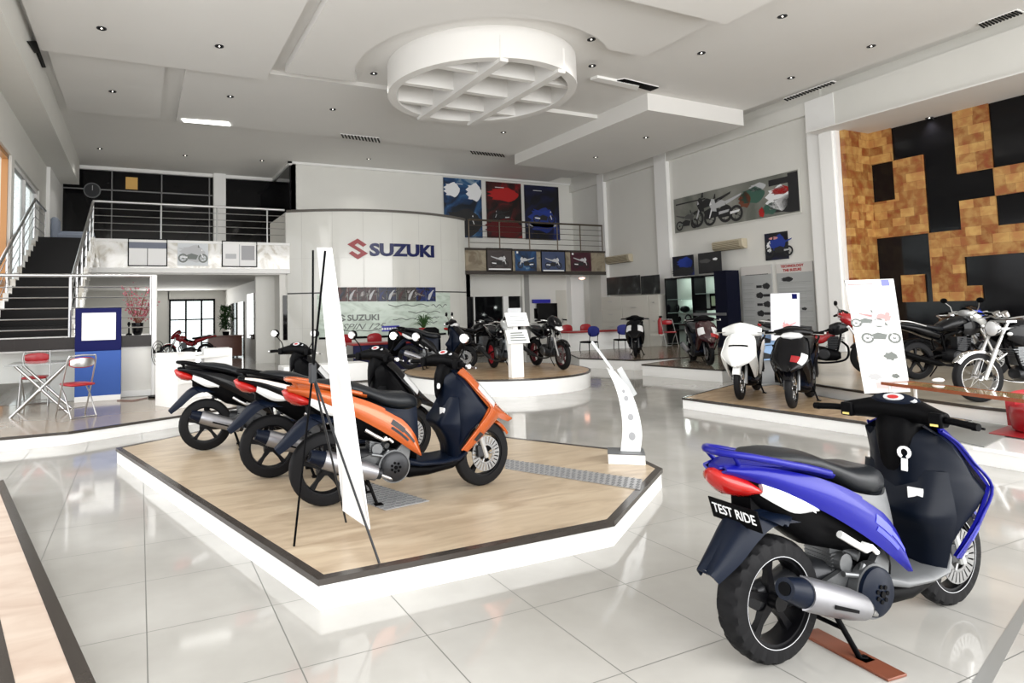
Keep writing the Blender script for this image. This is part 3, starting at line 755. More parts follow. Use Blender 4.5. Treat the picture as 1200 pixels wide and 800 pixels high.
    for s in (-1, 1): strip(bm, rid, [(x, y*s, z) for x, y, z in fl], 16, 5, (-.02, .012*s, .02), .008)
    strip(bm, [(.16, .03, .63), (.05, .10, .625), (-.02, .13, .60)], [(-.14, .03, .655), (-.12, .09, .64), (-.05, .125, .605)], 8, 4, (0, 0, .01), .01, mirror=True)
    rf = finish(bm, 'rear_fender', under, t, 50)
    bm = nb(); box(bm, -.15, .1, -.05, .05, .66, .74); finish(bm, 'tail_bracket', BLACK, t)
    if hero:
        bm = nb(); slab(bm, [(-.372, -.04, .415), (-.378, .03, .418), (-.385, .03, .428), (-.38, -.04, .426)], (-.012, 0, .008)); finish(bm, 'reflector', INKW, rf)
    if plate:
        up = Vector((-.28, 0, .96)).normalized(); Mx = facing((-.185, -.015, .645), (0, -1, 0), up)
        Mx = Mx @ Matrix.Rotation(0, 4, 'Z')
        bm = nb(); box(bm, -.125, .125, -.047, .047, 0, .006, mtx=Mx); pl = finish(bm, 'number_plate', BLACK, t, 35, .002)
        text_obj('plate_lettering', plate, .060, INKW, pl, Mx @ Matrix.Translation((0, .002, .0075)), .001, .0004, .80)
    # floorboard and belly
    bm = nb(); rings(bm, [sect(x, zc, h, hy, 16, 3.2) for x, zc, h, hy in ((.60, .265, .03, .13), (.68, .252, .024, .165), (.85, .248, .022, .172), (.98, .26, .024, .165), (1.06, .30, .03, .13))]); finish(bm, 'footboard', board, t, 50, 0)
    bm = nb(); rings(bm, [sect(x, zc, h, hy, 14, 2.6) for x, zc, h, hy in ((.48, .26, .07, .11), (.60, .20, .06, .13), (.75, .195, .045, .14), (.95, .215, .04, .12), (1.05, .25, .03, .08))]); finish(bm, 'belly_pan', BLACK, t, 50)
    # rim of leg shield: solid inner shield by height stations
    st = ((.25, .93, 1.02, .13, 1.00), (.36, .92, 1.06, .16, 1.00), (.46, .90, 1.14, .19, 1.06), (.54, .89, 1.23, .215, 1.14), (.61, .89, 1.27, .225, 1.20), (.68, .895, 1.24, .205, 1.15), (.77, .90, 1.175, .205, 1.08), (.84, .895, 1.12, .195, 1.03), (.88, .905, 1.08, .175, .99), (.92, .92, 1.05, .11, .97))
    bm = nb(); rs = []
    for z, xi, xo, hw, xe in st:
        r = [(xi, 0), (xi+.005, .45*hw), (xi+.07, .8*hw), (xe-.03, hw), (xe, hw*.97), ((xe+xo)/2, .7*hw), (xo-.01, .3*hw), (xo, 0)]
        r = r+[(x, -y) for x, y in r[1:-1]][::-1]; rs.append([Vector((x, y, z)) for x, y in r])
    rings(bm, rs); finish(bm, 'leg_shield', inner, t, 50)
    bm = nb(); rings(bm, [sect(x, z, .02, .05, 12) for x, z in ()]) if 0 else None
    # storage pockets: knobs on both sides of inner shield
    rings(bm, [[Vector((x, y, z)) for x, y in ((xq+.02, -w_), (xq, -w_*.62), (xq+.015, 0), (xq, w_*.62), (xq+.02, w_), (.97, w_+.03), (.97, -w_-.03))] for z, xq, w_ in ((.25, .92, .12), (.34, .915, .14), (.42, .885, .16), (.48, .845, .175), (.52, .815, .18), (.545, .82, .18), (.60, .865, .175), (.67, .90, .165), (.72, .92, .16))]); finish(bm, 'glove_pocket', inner, t, 65)
    # front shield
    C = [(1.045, 0, .935), (1.12, 0, .865), (1.21, 0, .765), (1.31, 0, .66), (1.40, 0, .56), (1.475, 0, .488)]
    E = [(.98, .165, .905), (1.04, .195, .85), (1.11, .212, .76), (1.215, .228, .63), (1.31, .16, .545), (1.45, .045, .483)]
    bm = nb()
    for s in (-1, 1): strip(bm, C, [(x, y*s, z) for x, y, z in E], 22, 8, (.03, .018*s, .02), .012)
    fs = finish(bm, 'front_shield', front, t, 50)
    L1 = [(1.205, .232, .64), (1.13, .226, .52), (1.05, .208, .42), (.985, .185, .335)]; L2 = [(1.32, .15, .545), (1.235, .16, .47), (1.14, .165, .385), (1.04, .165, .305)]
    for s in (-1, 1):
        bm = nb(); strip(bm, [(x, y*s, z) for x, y, z in L1], [(x, y*s, z) for x, y, z in L2], 16, 5, (.01, .015*s, 0), .012); w_ = finish(bm, 'shield_wing', front, t, 50)
        if graphics:
            bm = nb(); strip(bm, [(x, y*s, z) for x, y, z in L1], [(x, y*s, z) for x, y, z in L2], 4, 3, (.01, .015*s, 0), .002, .52, .72, .3, .75, off=.002); finish(bm, 'wing_graphic', graphics, w_)
    for s in (-1, 1):
        bm = nb(); tube(bm, [(.98, .17*s, .905), (1.043, .20*s, .85), (1.114, .216*s, .762), (1.216, .235*s, .635), (1.13, .23*s, .51), (1.05, .212*s, .41), (.985, .19*s, .33)], .007, 6, smooth_n=4); finish(bm, 'shield_edge', front, t, 60)
    if vlights:
        for s in (-1, 1):
            bm = nb(); strip(bm, C, [(x, y*s, z) for x, y, z in E], 10, 4, (.03, .018*s, .02), .01, .28, .56, .30, .86, off=.006); finish(bm, 'head_lamp', LENSW, t, 50)
    if accent:
        bm = nb(); s = 1; strip(bm, C, [(x, y*s, z) for x, y, z in E], 8, 4, (.03, .018*s, .02), .01, .55, .72, .1, .5, off=.004); finish(bm, 'shield_accent', accent, fs, 50)
        bm = nb(); strip(bm, C, [(x, y*s, z) for x, y, z in E], 8, 4, (.03, .018*s, .02), .01, .45, .72, .52, .85, off=.004); finish(bm, 'shield_accent', WHITEP if cowl_light else accent, fs, 50)
    if wide_cowl:
        bm = nb()
        for s in (-1, 1): strip(bm, C, [(x, y*s, z) for x, y, z in E], 6, 3, (.03, .018*s, .02), .006, .34, .385, 0, .5, off=.005)
        finish(bm, 'shield_grille', BLACK, fs, 50)
    # front mudguard
    bm = nb(); rs = []
    for k in range(15):
        a = radians(28+k*8.6); r = WR+.022
        rs.append([Vector((WB+(r-dz)*cos(a), y, WR-.01+(r-dz)*sin(a))) for y, dz in ((-.055, .035), (-.045, .008), (0, -.006), (.045, .008), (.055, .035), (.048, .03), (.04, .014), (0, .004), (-.04, .014), (-.048, .03))])
    rings(bm, rs); finish(bm, 'front_mudguard', fender, t, 50)
    bm = nb()
    for s in (-1, 1): cyl(bm, (1.12, .080*s, .54), (WB-.01, .080*s, WR-.03), .017, .020, 10)
    finish(bm, 'fork', SILVP if hero or body is ORANGEP or front is WHITEP else ALU, t)
    if disc:
        bm = nb(); box(bm, 1.14, 1.20, -.085, -.05, .24, .33); finish(bm, 'brake_caliper', DGREY, t, 35, .006)
    # steering column + cowl
    bm = nb(); rings(bm, [sect(x, zc, h, hy, 14, 2.4) for x, zc, h, hy in ((.865, .80, .10, .05), (.90, .885, .09, .085), (.97, .92, .085, .10), (1.04, .90, .06, .08))]); finish(bm, 'steering_cover', BLACK, t, 50)
    bm = nb(); rs = []
    for y, rx, rz, x, z in ((-.235, .03, .032, .905, .972), (-.19, .04, .042, .915, .975), (-.12, .055, .052, .94, .985), (-.06, .082, .06, .965, .99), (0, .09, .063, .97, .992), (.06, .082, .06, .965, .99), (.12, .055, .052, .94, .985), (.19, .04, .042, .915, .975), (.235, .03, .032, .905, .972)):
        rs.append([Vector((x+rx*cos(2*pi*k/14), y, z+rz*sin(2*pi*k/14))) for k in range(14)])
    rings(bm, rs); cw_ = finish(bm, 'handlebar_cowl', cowl, t, 60)
    if wide_cowl:
        for v in cw_.data.vertices: v.co.y *= 1.15; v.co.z = .985+(v.co.z-.985)*1.7; v.co.x = .97+(v.co.x-.97)*1.25
    if cowl_light:
        bm = nb(); rs = []
        for y, rz in ((-.085, .008), (-.06, .034), (0, .048), (.06, .034), (.085, .008)):
            rs.append([Vector((1.015+.10*cos(2*pi*k/12)*(1-abs(y)*2), y*1.55, .940+rz*1.35*sin(2*pi*k/12)-.01)) for k in range(12)])
        rings(bm, rs); finish(bm, 'head_lamp', LENSW, t, 60)
    # dash
    Mx = facing((.925, 0, 1.045), (0, -1, 0), (.75, 0, .5))
    bm = nb(); rings(bm, [[Mx @ Vector((a_*cos(2*pi*k/24), b_*sin(2*pi*k/24), z)) for k in range(24)] for a_, b_, z in ((.115, .042, -.05), (.115, .044, -.01), (.09, .034, .006))]); db = finish(bm, 'dashboard', NAVY if hero else BLACK, t, 40)
    bm = nb(); rings(bm, [[Mx @ Vector((a_*cos(2*pi*k/24), b_*sin(2*pi*k/24), z)) for k in range(24)] for a_, b_, z in ((.048, .026, .004), (.046, .025, .010))]); finish(bm, 'dial', INKLG, db, 40)
    bm = nb(); rings(bm, [[Mx @ Vector((a_*cos(2*pi*k/24), -.003+b_*sin(2*pi*k/24), z)) for k in range(24)] for a_, b_, z in ((.026, .014, .009), (.025, .013, .012))]); finish(bm, 'dial_face', INKR, db, 40)
    bm = nb(); rings(bm, [[Mx @ Vector((-.085*-1+a_*cos(2*pi*k/16), -.006+b_*sin(2*pi*k/16), z)) for k in range(16)] for a_, b_, z in ((.022, .012, -.004), (.021, .011, .004))]); finish(bm, 'fuel_gauge', INKLG, db, 40)
    for s in (-1, 1):
        bm = nb(); tube(bm, [(.90, .23*s, .972), (.885, .28*s, .972), (.87, .36*s, .966)], .0165, 12); g_ = finish(bm, 'grip', BLACK, t, 60)
        bm = nb(); cyl(bm, (.87, .355*s, .966), (.867, .378*s, .965), .019, .017, 12); finish(bm, 'bar_end', BLACK if hero else STEEL, g_)
        bm = nb(); box(bm, .865, .925, .175*s if s > 0 else -.235, .235*s if s > 0 else -.175, .935, 1.003); sw = finish(bm, 'switch_housing', BLACK, t, 35, .008)
        if hero:
            bm = nb(); box(bm, .8615, .866, s*.205-.016, s*.205+.016, .943, .953); finish(bm, 'warning_label', YELLOW, sw)
        bm = nb(); tube(bm, [(.93, .20*s, .965), (.96, .25*s, .955), (.945, .36*s, .948)], .006, 6, smooth_n=3); finish(bm, 'brake_lever', STEEL if not hero else BLACK, t)
        if mirrors:
            bm = nb(); tube(bm, [(.91, .20*s, 1.0), (.925, .235*s, 1.06), (.90, .295*s, 1.135)], .006, 6, smooth_n=4); mm = finish(bm, 'mirror_stem', BLACK if not mirrors == 'steel' else STEEL, t)
            bm = nb(); ellipsoid(bm, (.90, .31*s, 1.165), .022, .062, .045, 16, 8); h_ = finish(bm, 'mirror_head', BLACK, t, 60)
            bm = nb(); rings(bm, [[Vector((x, .31*s+a_*cos(2*pi*k/16), 1.165+b_*sin(2*pi*k/16))) for k in range(16)] for x, a_, b_ in ((.885, .05, .036), (.8755, .046, .033))]); finish(bm, 'mirror_glass', CHROME, h_, 40)
    # engine, exhaust
    bm = nb(); rings(bm, [sect(x, zc, h, hy, 14, 3) for x, zc, h, hy in ((-.06, .262, .05, .04), (.10, .27, .075, .05), (.25, .29, .09, .085), (.40, .27, .105, .115), (.53, .25, .085, .115), (.58, .25, .05, .09))])
    for v in bm.verts: v.co.y += .03 if v.co.x < .3 else 0
    eg = finish(bm, 'engine', DGREY, t, 50)
    bm = nb(); lathe_y(bm, [(.0, -.172), (.085, -.170), (.105, -.155), (.11, -.11), (.0, -.11)], (.475, 0, .255), 28, closed=False); finish(bm, 'fan_cover', NAVY if hero else DGREY, eg, 40)
    bm = nb(); lathe_y(bm, [(.107, -.14), (.118, -.14), (.118, -.10), (.107, -.10)], (.475, 0, .255), 28)
    slab(bm, [(.50, -.13, .37), (.56, -.13, .43), (.60, -.13, .36), (.58, -.13, .24)], (0, .03, 0)); finish(bm, 'fan_cover_rim', ALU, eg, 40)
    bm = nb()
    for k in range(7):
        a = 2*pi*k/7; cyl(bm, (.475+.032*cos(a), -.1735, .255+.032*sin(a)), (.475+.032*cos(a), -.177, .255+.032*sin(a)), .010, n=8)
    cyl(bm, (.475, -.172, .255), (.475, -.179, .255), .014, n=10); finish(bm, 'fan_grille', BLACK, eg)
    bm = nb()
    for k in range(5): box(bm, .31, .42, -.07, .06, .345+.016*k, .352+.016*k)
    box(bm, .315, .405, -.06, .06, .34, .44); cyl(bm, (.36, -.10, .38), (.36, -.05, .38), .04, n=14); cyl(bm, (.43, -.11, .40), (.40, -.02, .42), .022, n=10)
    slab(bm, [(.16, -.09, .30), (.36, -.10, .36), (.40, -.10, .30), (.30, -.09, .26)], (0, .02, 0)); tube(bm, [(.31, -.12, .35), (.40, -.125, .33), (.44, -.12, .37)], .012)
    finish(bm, 'cylinder_head', ALU, eg, 40)
    bm = nb(); tube(bm, [(.26, -.15, .535), (.33, -.165, .49), (.39, -.17, .455), (.43, -.17, .46), (.455, -.175, .435)], lambda q: .016-.004*q, 8); cyl(bm, (.40, -.15, .47), (.40, -.19, .47), .014, n=8)
    finish(bm, 'passenger_peg', WHITEM if hero else STEEL, t, 50)
    bm = nb(); Mz = Vector((.36, -.175, .22)); Me = Vector((-.05, -.195, .368))
    tube(bm, [Mz, Mz.lerp(Me, .15), Mz.lerp(Me, .5), Mz.lerp(Me, .85), Me], lambda q: .036+.022*min(1, q*2), 16); mf = finish(bm, 'muffler', DGREY, t, 60)
    dM = (Me-Mz).normalized(); up = Vector((0, 0, 1))-dM*dM.z; up.normalize(); sd = Vector((0, -1, 0))
    bm = nb(); rs = []
    for q, r in ((.08, .052), (.3, .062), (.6, .066), (.9, .066), (1.0, .064)):
        c = Mz.lerp(Me, q); rs.append([c+up*(r*sin(a))+sd*(r*cos(a)) for a in [radians(-75+k*15) for k in range(13)]]+[c+up*((r-.006)*sin(a))+sd*((r-.006)*cos(a)) for a in [radians(105-k*15) for k in range(13)]])
    rings(bm, rs); sh = finish(bm, 'heat_shield', MUFF, mf, 50)
    bm = nb(); c1 = Mz.lerp(Me, .35); c2 = Mz.lerp(Me, .72)
    slab(bm, [c1+sd*.0625-up*.004, c2+sd*.0655-up*.004, c2+sd*.0655-up*.020, c1+sd*.0625-up*.016], sd*.003); finish(bm, 'shield_slot', BLACK, sh)
    bm = nb(); T = Me-dM*0; tube(bm, [Me, Me+dM*.05, Me+dM*.10], lambda q: .058-.016*q, 16); finish(bm, 'muffler_tip', NAVY, mf, 50)
    bm = nb(); cyl(bm, Me+dM*.100, Me+dM*.103, .026, n=14); finish(bm, 'tailpipe', BLACK, mf)
    bm = nb(); tube(bm, [(.46, -.06, .19), (.50, -.12, .155), (.42, -.165, .185), (.34, -.175, .225)], .014, 8, smooth_n=4); finish(bm, 'exhaust_pipe', STEEL, t, 60)
    bm = nb(); cyl(bm, (-.02, .10, .30), (.12, .11, .60), .016, n=8)
    for k in range(9): lathe_y(bm, [(.03, 0), (.036, .004), (.03, .008)], (0, 0, 0), 3) if 0 else cyl(bm, Vector((0, .10, .34)).lerp(Vector((.11, .11, .56)), k/9), Vector((0, .10, .34)).lerp(Vector((.11, .11, .56)), k/9+.05), .03, n=10)
    finish(bm, 'rear_shock', DGREY, t)
    if stand:
        bm = nb()
        for s in (-1, 1): tube(bm, [(.27, .08*s, .21), (.30, .11*s, .12), (.335, .15*s, .012), (.36, .165*s, .010)], .012, 8); box(bm, .315, .375, .165*s-.025, .165*s+.025, 0, .012)
        tube(bm, [(.30, -.11, .12), (.30, .11, .12)], .01); finish(bm, 'center_stand', BLACK, t, 50)
    if hero or body is ORANGEP:
        Mx = facing((.868, -.10, .60), (.2, -1, 0), (0, 0, 1)); bm = nb(); box(bm, -.03, .03, -.04, .04, -.01, .001, mtx=Mx); finish(bm, 'paper_sticker', PAPER, t)
        bm = nb(); Mx = facing((.862, -.07, .80), (0, -1, 0), (.1, 0, 1)); rs = []
        if hero:
            for k in range(13):
                a = radians(-60+k*25); rs.append([Mx @ Vector((r*cos(a), r*sin(a), z)) for r, z in ((.018, 0), (.03, 0), (.03, .008), (.018, .008))])
            rings(bm, rs); box(bm, -.012, .014, -.085, -.028, .001, .007, mtx=Mx)
        else:
            cyl(bm, Mx @ Vector((0, 0, 0)), Mx @ Vector((0, 0, .01)), .022, n=14)
        finish(bm, 'key_tag', INKW, t)
    def squeeze(o):
        for ch in [x for x in bpy.data.objects if x.parent == o]:
            b = ch.name.split('.')[0]
            if b in ('side_panel', 'stripe', 'side_graphic', 'rear_indicator', 'tail_cover', 'grab_rail', 'tail_light', 'rear_fender', 'reflector', 'body_core', 'seat', 'tail_bracket'):
                for v in ch.data.vertices:
                    if v.co.x < 0: v.co.x *= .88
            squeeze(ch)
    squeeze(t)
    if steer:
        A1 = Matrix.Translation((.97, 0, 0)) @ Matrix.Rotation(steer, 4, 'Z') @ Matrix.Translation((-.97, 0, 0))
        A2 = Matrix.Translation((WB-.04, 0, 0)) @ Matrix.Rotation(steer*.8, 4, 'Z') @ Matrix.Translation((-WB+.04, 0, 0))
        for ch in [x for x in bpy.data.objects if x.parent == t]:
            b = ch.name.split('.')[0]
            if b in ('handlebar_cowl', 'dashboard', 'grip', 'switch_housing', 'brake_lever', 'mirror_stem', 'mirror_head') or (b == 'head_lamp' and cowl_light): ch.matrix_local = A1
            elif b in ('front_mudguard', 'brake_caliper', 'fork') or (b == 'wheel' and ch.get('front')): ch.matrix_local = A2
    return t

# ================================================================== MOTORCYCLES
def motorcycle(label, R, head, z0, tank=BLACKP, fairing=None, rimm=RIMB, front_f=None, tail=None, seat=SEATM, lamp='round', exhaust=CHROME, engine=DGREY, fork=STEEL,
               spoked=False, mirrors=True, group=None, name='motorcycle', cowl=None, discm=True, step=False, wb=1.28, stem=None, lens=LENSW):
    tail = tail or tank; front_f = front_f or tank; r = .29
    t = thing(name, label, 'motorcycle', (R[0], R[1], z0), head, group)
    wheel(t, (0, 0, r), r, .10, rimm=rimm, spoked=spoked); wheel(t, (wb, 0, r), r, .085, rimm=rimm, disc='R' if discm else None, spoked=spoked)
    bm = nb()
    for s in (-1, 1): tube(bm, [(0, .09*s, r), (.25, .10*s, .36), (.42, .11*s, .38)], .018, 8); tube(bm, [(.42, .09*s, .38), (.36, .10*s, .68), (.05, .09*s, .76)], .014, 8); tube(bm, [(wb-.36, .04*s, .86), (.62, .10*s, .72), (.40, .10*s, .66)], .018, 8); tube(bm, [(wb-.36, .04*s, .84), (wb-.44, .08*s, .45), (.75, .09*s, .25)], .015, 8)
    finish(bm, 'frame', BLACK, t, 50)
    bm = nb()
    for s in (-1, 1): cyl(bm, (wb-.36+.02, .085*s, .94), (wb-.16, .085*s, .60), .017, n=10); cyl(bm, (wb-.17, .085*s, .62), (wb-.01, .085*s, r-.02), .026, .022, 10)
    box(bm, wb-.38, wb-.26, -.11, .11, .84, .87); box(bm, wb-.42, wb-.30, -.11, .11, .93, .955); finish(bm, 'fork', fork, t)
    # tank
    bm = nb()
    if not step: rings(bm, [sect(x, zc, h, hy, 16, 2.3) for x, zc, h, hy in ((.36, .76, .03, .05), (.42, .78, .07, .09), (.55, .83, .10, .125), (.70, .86, .115, .14), (.82, .865, .10, .13), (.91, .86, .06, .08))])
    else: rings(bm, [sect(x, zc, h, hy, 14, 2.5) for x, zc, h, hy in ((.30, .62, .07, .08), (.45, .58, .09, .09), (.60, .60, .08, .07), (.78, .72, .07, .06), (.90, .84, .06, .06))])
    tk = finish(bm, 'fuel_tank' if not step else 'centre_cover', tank, t, 60)
    if not step:
        bm = nb(); cyl(bm, (.66, 0, .965), (.66, 0, .985), .035, n=14); finish(bm, 'filler_cap', CHROME, tk)
    bm = nb(); rings(bm, [sect(x, zc, h, hy, 14, 2.6) for x, zc, h, hy in ((-.22, .86, .02, .06), (-.12, .85, .035, .10), (.05, .83, .04, .12), (.2, .80, .04, .13), (.34, .775, .045, .12), (.44, .775, .04, .08))]); finish(bm, 'seat', seat, t, 60)
    bm = nb(); rings(bm, [sect(x, zc, h, hy, 14, 2.3) for x, zc, h, hy in ((-.36, .86, .02, .04), (-.25, .83, .045, .09), (-.05, .79, .06, .115), (.15, .73, .085, .12), (.32, .68, .09, .115), (.40, .66, .05, .09))]); finish(bm, 'tail_cover', tail, t, 60)
    bm = nb(); rings(bm, [sect(x, zc, h, hy, 12, 2.3) for x, zc, h, hy in ((-.40, .85, .01, .02), (-.38, .845, .03, .05), (-.33, .84, .03, .06))]); finish(bm, 'tail_light', LENSR, t, 60)
    bm = nb(); tube(bm, [(.10, .12, .82), (-.15, .125, .89), (-.33, .09, .91), (-.37, 0, .915), (-.33, -.09, .91), (-.15, -.125, .89), (.10, -.12, .82)], .011, 8, smooth_n=4); finish(bm, 'grab_rail', STEEL, t, 60)
    def guard(c, a0, a1, rr, w, m, nm):
        bm = nb(); rs = []
        for k in range(13):
            a = radians(a0+(a1-a0)*k/12); rs.append([Vector((c[0]+(rr-dz)*cos(a), y, c[1]+(rr-dz)*sin(a))) for y, dz in ((-w, .03), (-w*.8, .005), (0, -.006), (w*.8, .005), (w, .03), (w*.85, .03), (w*.7, .012), (0, .002), (-w*.7, .012), (-w*.85, .03))])
        rings(bm, rs); finish(bm, nm, m, t, 50)
    guard((wb, r), 35, 150, r+.03, .055, front_f, 'front_mudguard'); guard((0, r), 70, 195, r+.05, .065, BLACK if not stem else front_f, 'rear_mudguard')
    # engine
    bm = nb(); rings(bm, [sect(x, zc, h, hy, 14, 3.2) for x, zc, h, hy in ((.36, .36, .07, .09), (.46, .37, .12, .13), (.62, .34, .12, .135), (.78, .32, .09, .12), (.84, .32, .05, .08))]); eg = finish(bm, 'engine', engine, t, 50)
    bm = nb()
    for k in range(7):
        c = Vector((.70+.02*k, 0, .44+.028*k)); box(bm, c.x-.085, c.x+.085, -.09, .09, c.z, c.z+.010)
    box(bm, .66, .82, -.06, .06, .42, .64); lathe_y(bm, [(0, -.15), (.07, -.148), (.09, -.13), (.09, -.10)], (.60, 0, .34), 22, closed=False); finish(bm, 'cylinder_fins', ALU if engine is not BLACK else DGREY, eg, 40)
    bm = nb(); tube(bm, [(.86, -.05, .56), (.95, -.09, .45), (.90, -.13, .26), (.60, -.15, .20), (.30, -.16, .23)], .017, 10, smooth_n=5); ex = finish(bm, 'exhaust_pipe', exhaust, t, 60)
    bm = nb(); tube(bm, [(.32, -.16, .23), (.22, -.17, .25), (-.10, -.18, .34), (-.32, -.185, .41), (-.34, -.185, .415)], lambda q: (.02 if q < .1 else .045), 14); finish(bm, 'muffler', exhaust, t, 60)
    bm = nb(); tube(bm, [(.50, .09, .30), (.45, .13, .15), (.42, .22, .01)], .010, 6); finish(bm, 'side_stand', BLACK, t)
    # bars
    bm = nb(); tube(bm, [(wb-.46, -.36, .99), (wb-.42, -.22, 1.0), (wb-.36, -.08, .975), (wb-.36, .08, .975), (wb-.42, .22, 1.0), (wb-.46, .36, .99)], .011, 8, smooth_n=4); finish(bm, 'handlebar', STEEL, t, 60)
    for s in (-1, 1):
        bm = nb(); cyl(bm, (wb-.43, .25*s, 1.0), (wb-.46, .37*s, .99), .017, n=10); finish(bm, 'grip', BLACK, t)
        bm = nb(); tube(bm, [(wb-.40, .22*s, .99), (wb-.36, .28*s, .98), (wb-.40, .37*s, .97)], .006, 6); finish(bm, 'lever', STEEL, t)
        if mirrors:
            bm = nb(); tube(bm, [(wb-.41, .20*s, 1.0), (wb-.40, .24*s, 1.10), (wb-.44, .29*s, 1.17)], .006, 6); finish(bm, 'mirror_stem', STEEL, t)
            bm = nb(); ellipsoid(bm, (wb-.44, .31*s, 1.20), .02, .065, .042, 14, 8); finish(bm, 'mirror_head', BLACK, t, 60)
        bm = nb(); ellipsoid(bm, (wb-.28, .16*s, .80), .03, .025, .022, 10, 6); finish(bm, 'indicator', LENSW, t, 60)
    if lamp == 'round':
        bm = nb(); rs = []
        for x, q in ((-.09, .03), (-.05, .07), (0, .09), (.03, .093)): rs.append([Vector((wb-.24+x, q*cos(2*pi*k/20), .86+q*sin(2*pi*k/20))) for k in range(20)])
        rings(bm, rs); hl = finish(bm, 'head_lamp', cowl or CHROME, t, 50)
        bm = nb(); rs = []
        for x, q in ((.03, .086), (.04, .07), (.048, .03)): rs.append([Vector((wb-.24+x, q*cos(2*pi*k/20), .86+q*sin(2*pi*k/20))) for k in range(20)])
        rings(bm, rs); finish(bm, 'lamp_lens', LENSW, hl, 50)
        bm = nb()
        for s in (-.05, .05): cyl(bm, (wb-.36, s, 1.0), (wb-.33, s, 1.05), .035, .04, 16)
        finish(bm, 'gauge', CHROME, t)
    else:
        bm = nb(); rings(bm, [sect(x, zc, h, hy, 16, 2.4) for x, zc, h, hy in ((wb-.42, 1.0, .05, .10), (wb-.34, .95, .12, .15), (wb-.24, .90, .12, .14), (wb-.14, .84, .09, .10), (wb-.07, .80, .04, .04))]); hl = finish(bm, 'headlamp_cowl', cowl or tank, t, 60)
        bm = nb(); rings(bm, [sect(x, zc, h, hy, 14, 2.3) for x, zc, h, hy in ((wb-.20, .88, .05, .10), (wb-.12, .84, .055, .085), (wb-.065, .81, .03, .05))]); finish(bm, 'head_lamp', lens, hl, 60)
        bm = nb(); strip(bm, [(wb-.40, .10, 1.04), (wb-.40, 0, 1.10), (wb-.40, -.10, 1.04)], [(wb-.26, .10, .99), (wb-.24, 0, 1.01), (wb-.26, -.10, .99)], 8, 4, (.02, 0, .02), .004); finish(bm, 'wind_screen', GLASSD, hl)
    if fairing:
        for s in (-1, 1):
            bm = nb(); strip(bm, [(wb-.20, .14*s, .92), (wb-.42, .19*s, .80), (.62, .17*s, .62), (.42, .14*s, .42)], [(wb-.22, .12*s, .72), (wb-.42, .17*s, .48), (.70, .16*s, .30), (.40, .13*s, .26)], 14, 6, (0, .03*s, 0), .01); finish(bm, 'side_fairing', fairing, t, 50)
    else:
        for s in (-1, 1):
            bm = nb(); strip(bm, [(wb-.30, .13*s, .84), (wb-.42, .15*s, .88), (.70, .15*s, .83)], [(wb-.28, .12*s, .74), (wb-.45, .15*s, .66), (.68, .14*s, .70)], 8, 4, (0, .02*s, 0), .01); finish(bm, 'tank_shroud', tail, t, 50)
    return t

def RF(F, ang, wb=WB): return (F[0]-wb*cos(radians(ang)), F[1]-wb*sin(radians(ang)))
def ground(px, py, z): p = atz(px, py, z); return (p.x, p.y)
# --- hero
Rb = ground(905, 774, 0)
scooter('glossy blue scooter with black seat and black TEST RIDE plate on the bare tile floor', Rb, radians(-2.4), 0, body=BLUEP, under=NAVY, inner=mat('inner_shield', (.0025, .0045, .010), .38, spec=.16), board=GREYP, hero=True, mirrors=False, plate='TEST RIDE', graphics=mat('violet_graphic', (.07, .08, .60), .35))
Ro = ground(382, 592, PZ)
scooter('orange scooter with black seat at the front of the row on the wood platform', Ro, radians(-4.5), PZ, body=ORANGEP, graphics=INK, steer=radians(16), group='scooters in a row on the wood platform', accent=None)
Rm = ground(318, 559, PZ)
scooter('black and orange scooter with white side stripe, middle of the row on the wood platform', Rm, radians(-4), PZ, body=BLACKP, front=BLACKP, inner=BLACK, under=NAVY, steer=radians(22), stripe=mat('stripe_white_orange', (.80, .70, .64), .3), group='scooters in a row on the wood platform')
Rl = ground(241, 527, PZ)
scooter('all black scooter at the far left end of the row on the wood platform', Rl, radians(-4), PZ, body=BLACKP, inner=BLACK, steer=radians(34), group='scooters in a row on the wood platform', graphics=None)
# --- white / red scooters
Fw = ground(868, 468, PZ); scooter('white scooter facing forward on the tan wood platform', RF(Fw, 208), radians(208), PZ, body=WHITEP, cowl=WHITEP, wide_cowl=True, mirrors=False, inner=BLACK, disc=None, rim=CHROME, vlights=False, fender=WHITEP, group='scooters on the tan platform')
Fr = ground(929, 478, PZ); scooter('black and red scooter with white headlamp beside the white scooter', RF(Fr, 205), radians(205), PZ, body=BLACKP, front=BLACKP, cowl=BLACKP, cowl_light=True, vlights=False, accent=REDP, fender=BLACKP, mirrors=False, rim=CHROME, disc=None, group='scooters on the tan platform')
Fn = (10.4, 8.2); scooter('dark navy scooter with mirrors standing behind the white scooter', RF(Fn, 200), radians(200), 0, body=NAVYP, group=None)
Fb = ground(745, 418, .25); scooter('black scooter with white headlamps in front of the cream filing cabinets', RF(Fb, 224), radians(224), .25, body=BLACKP, mirrors=False)
Fm = ground(832, 428, .25); scooter('maroon scooter with white headlamps in front of the black display cabinet', RF(Fm, 238), radians(238), .25, body=BLACKP, front=MAROONP, mirrors=False, accent=REDP)
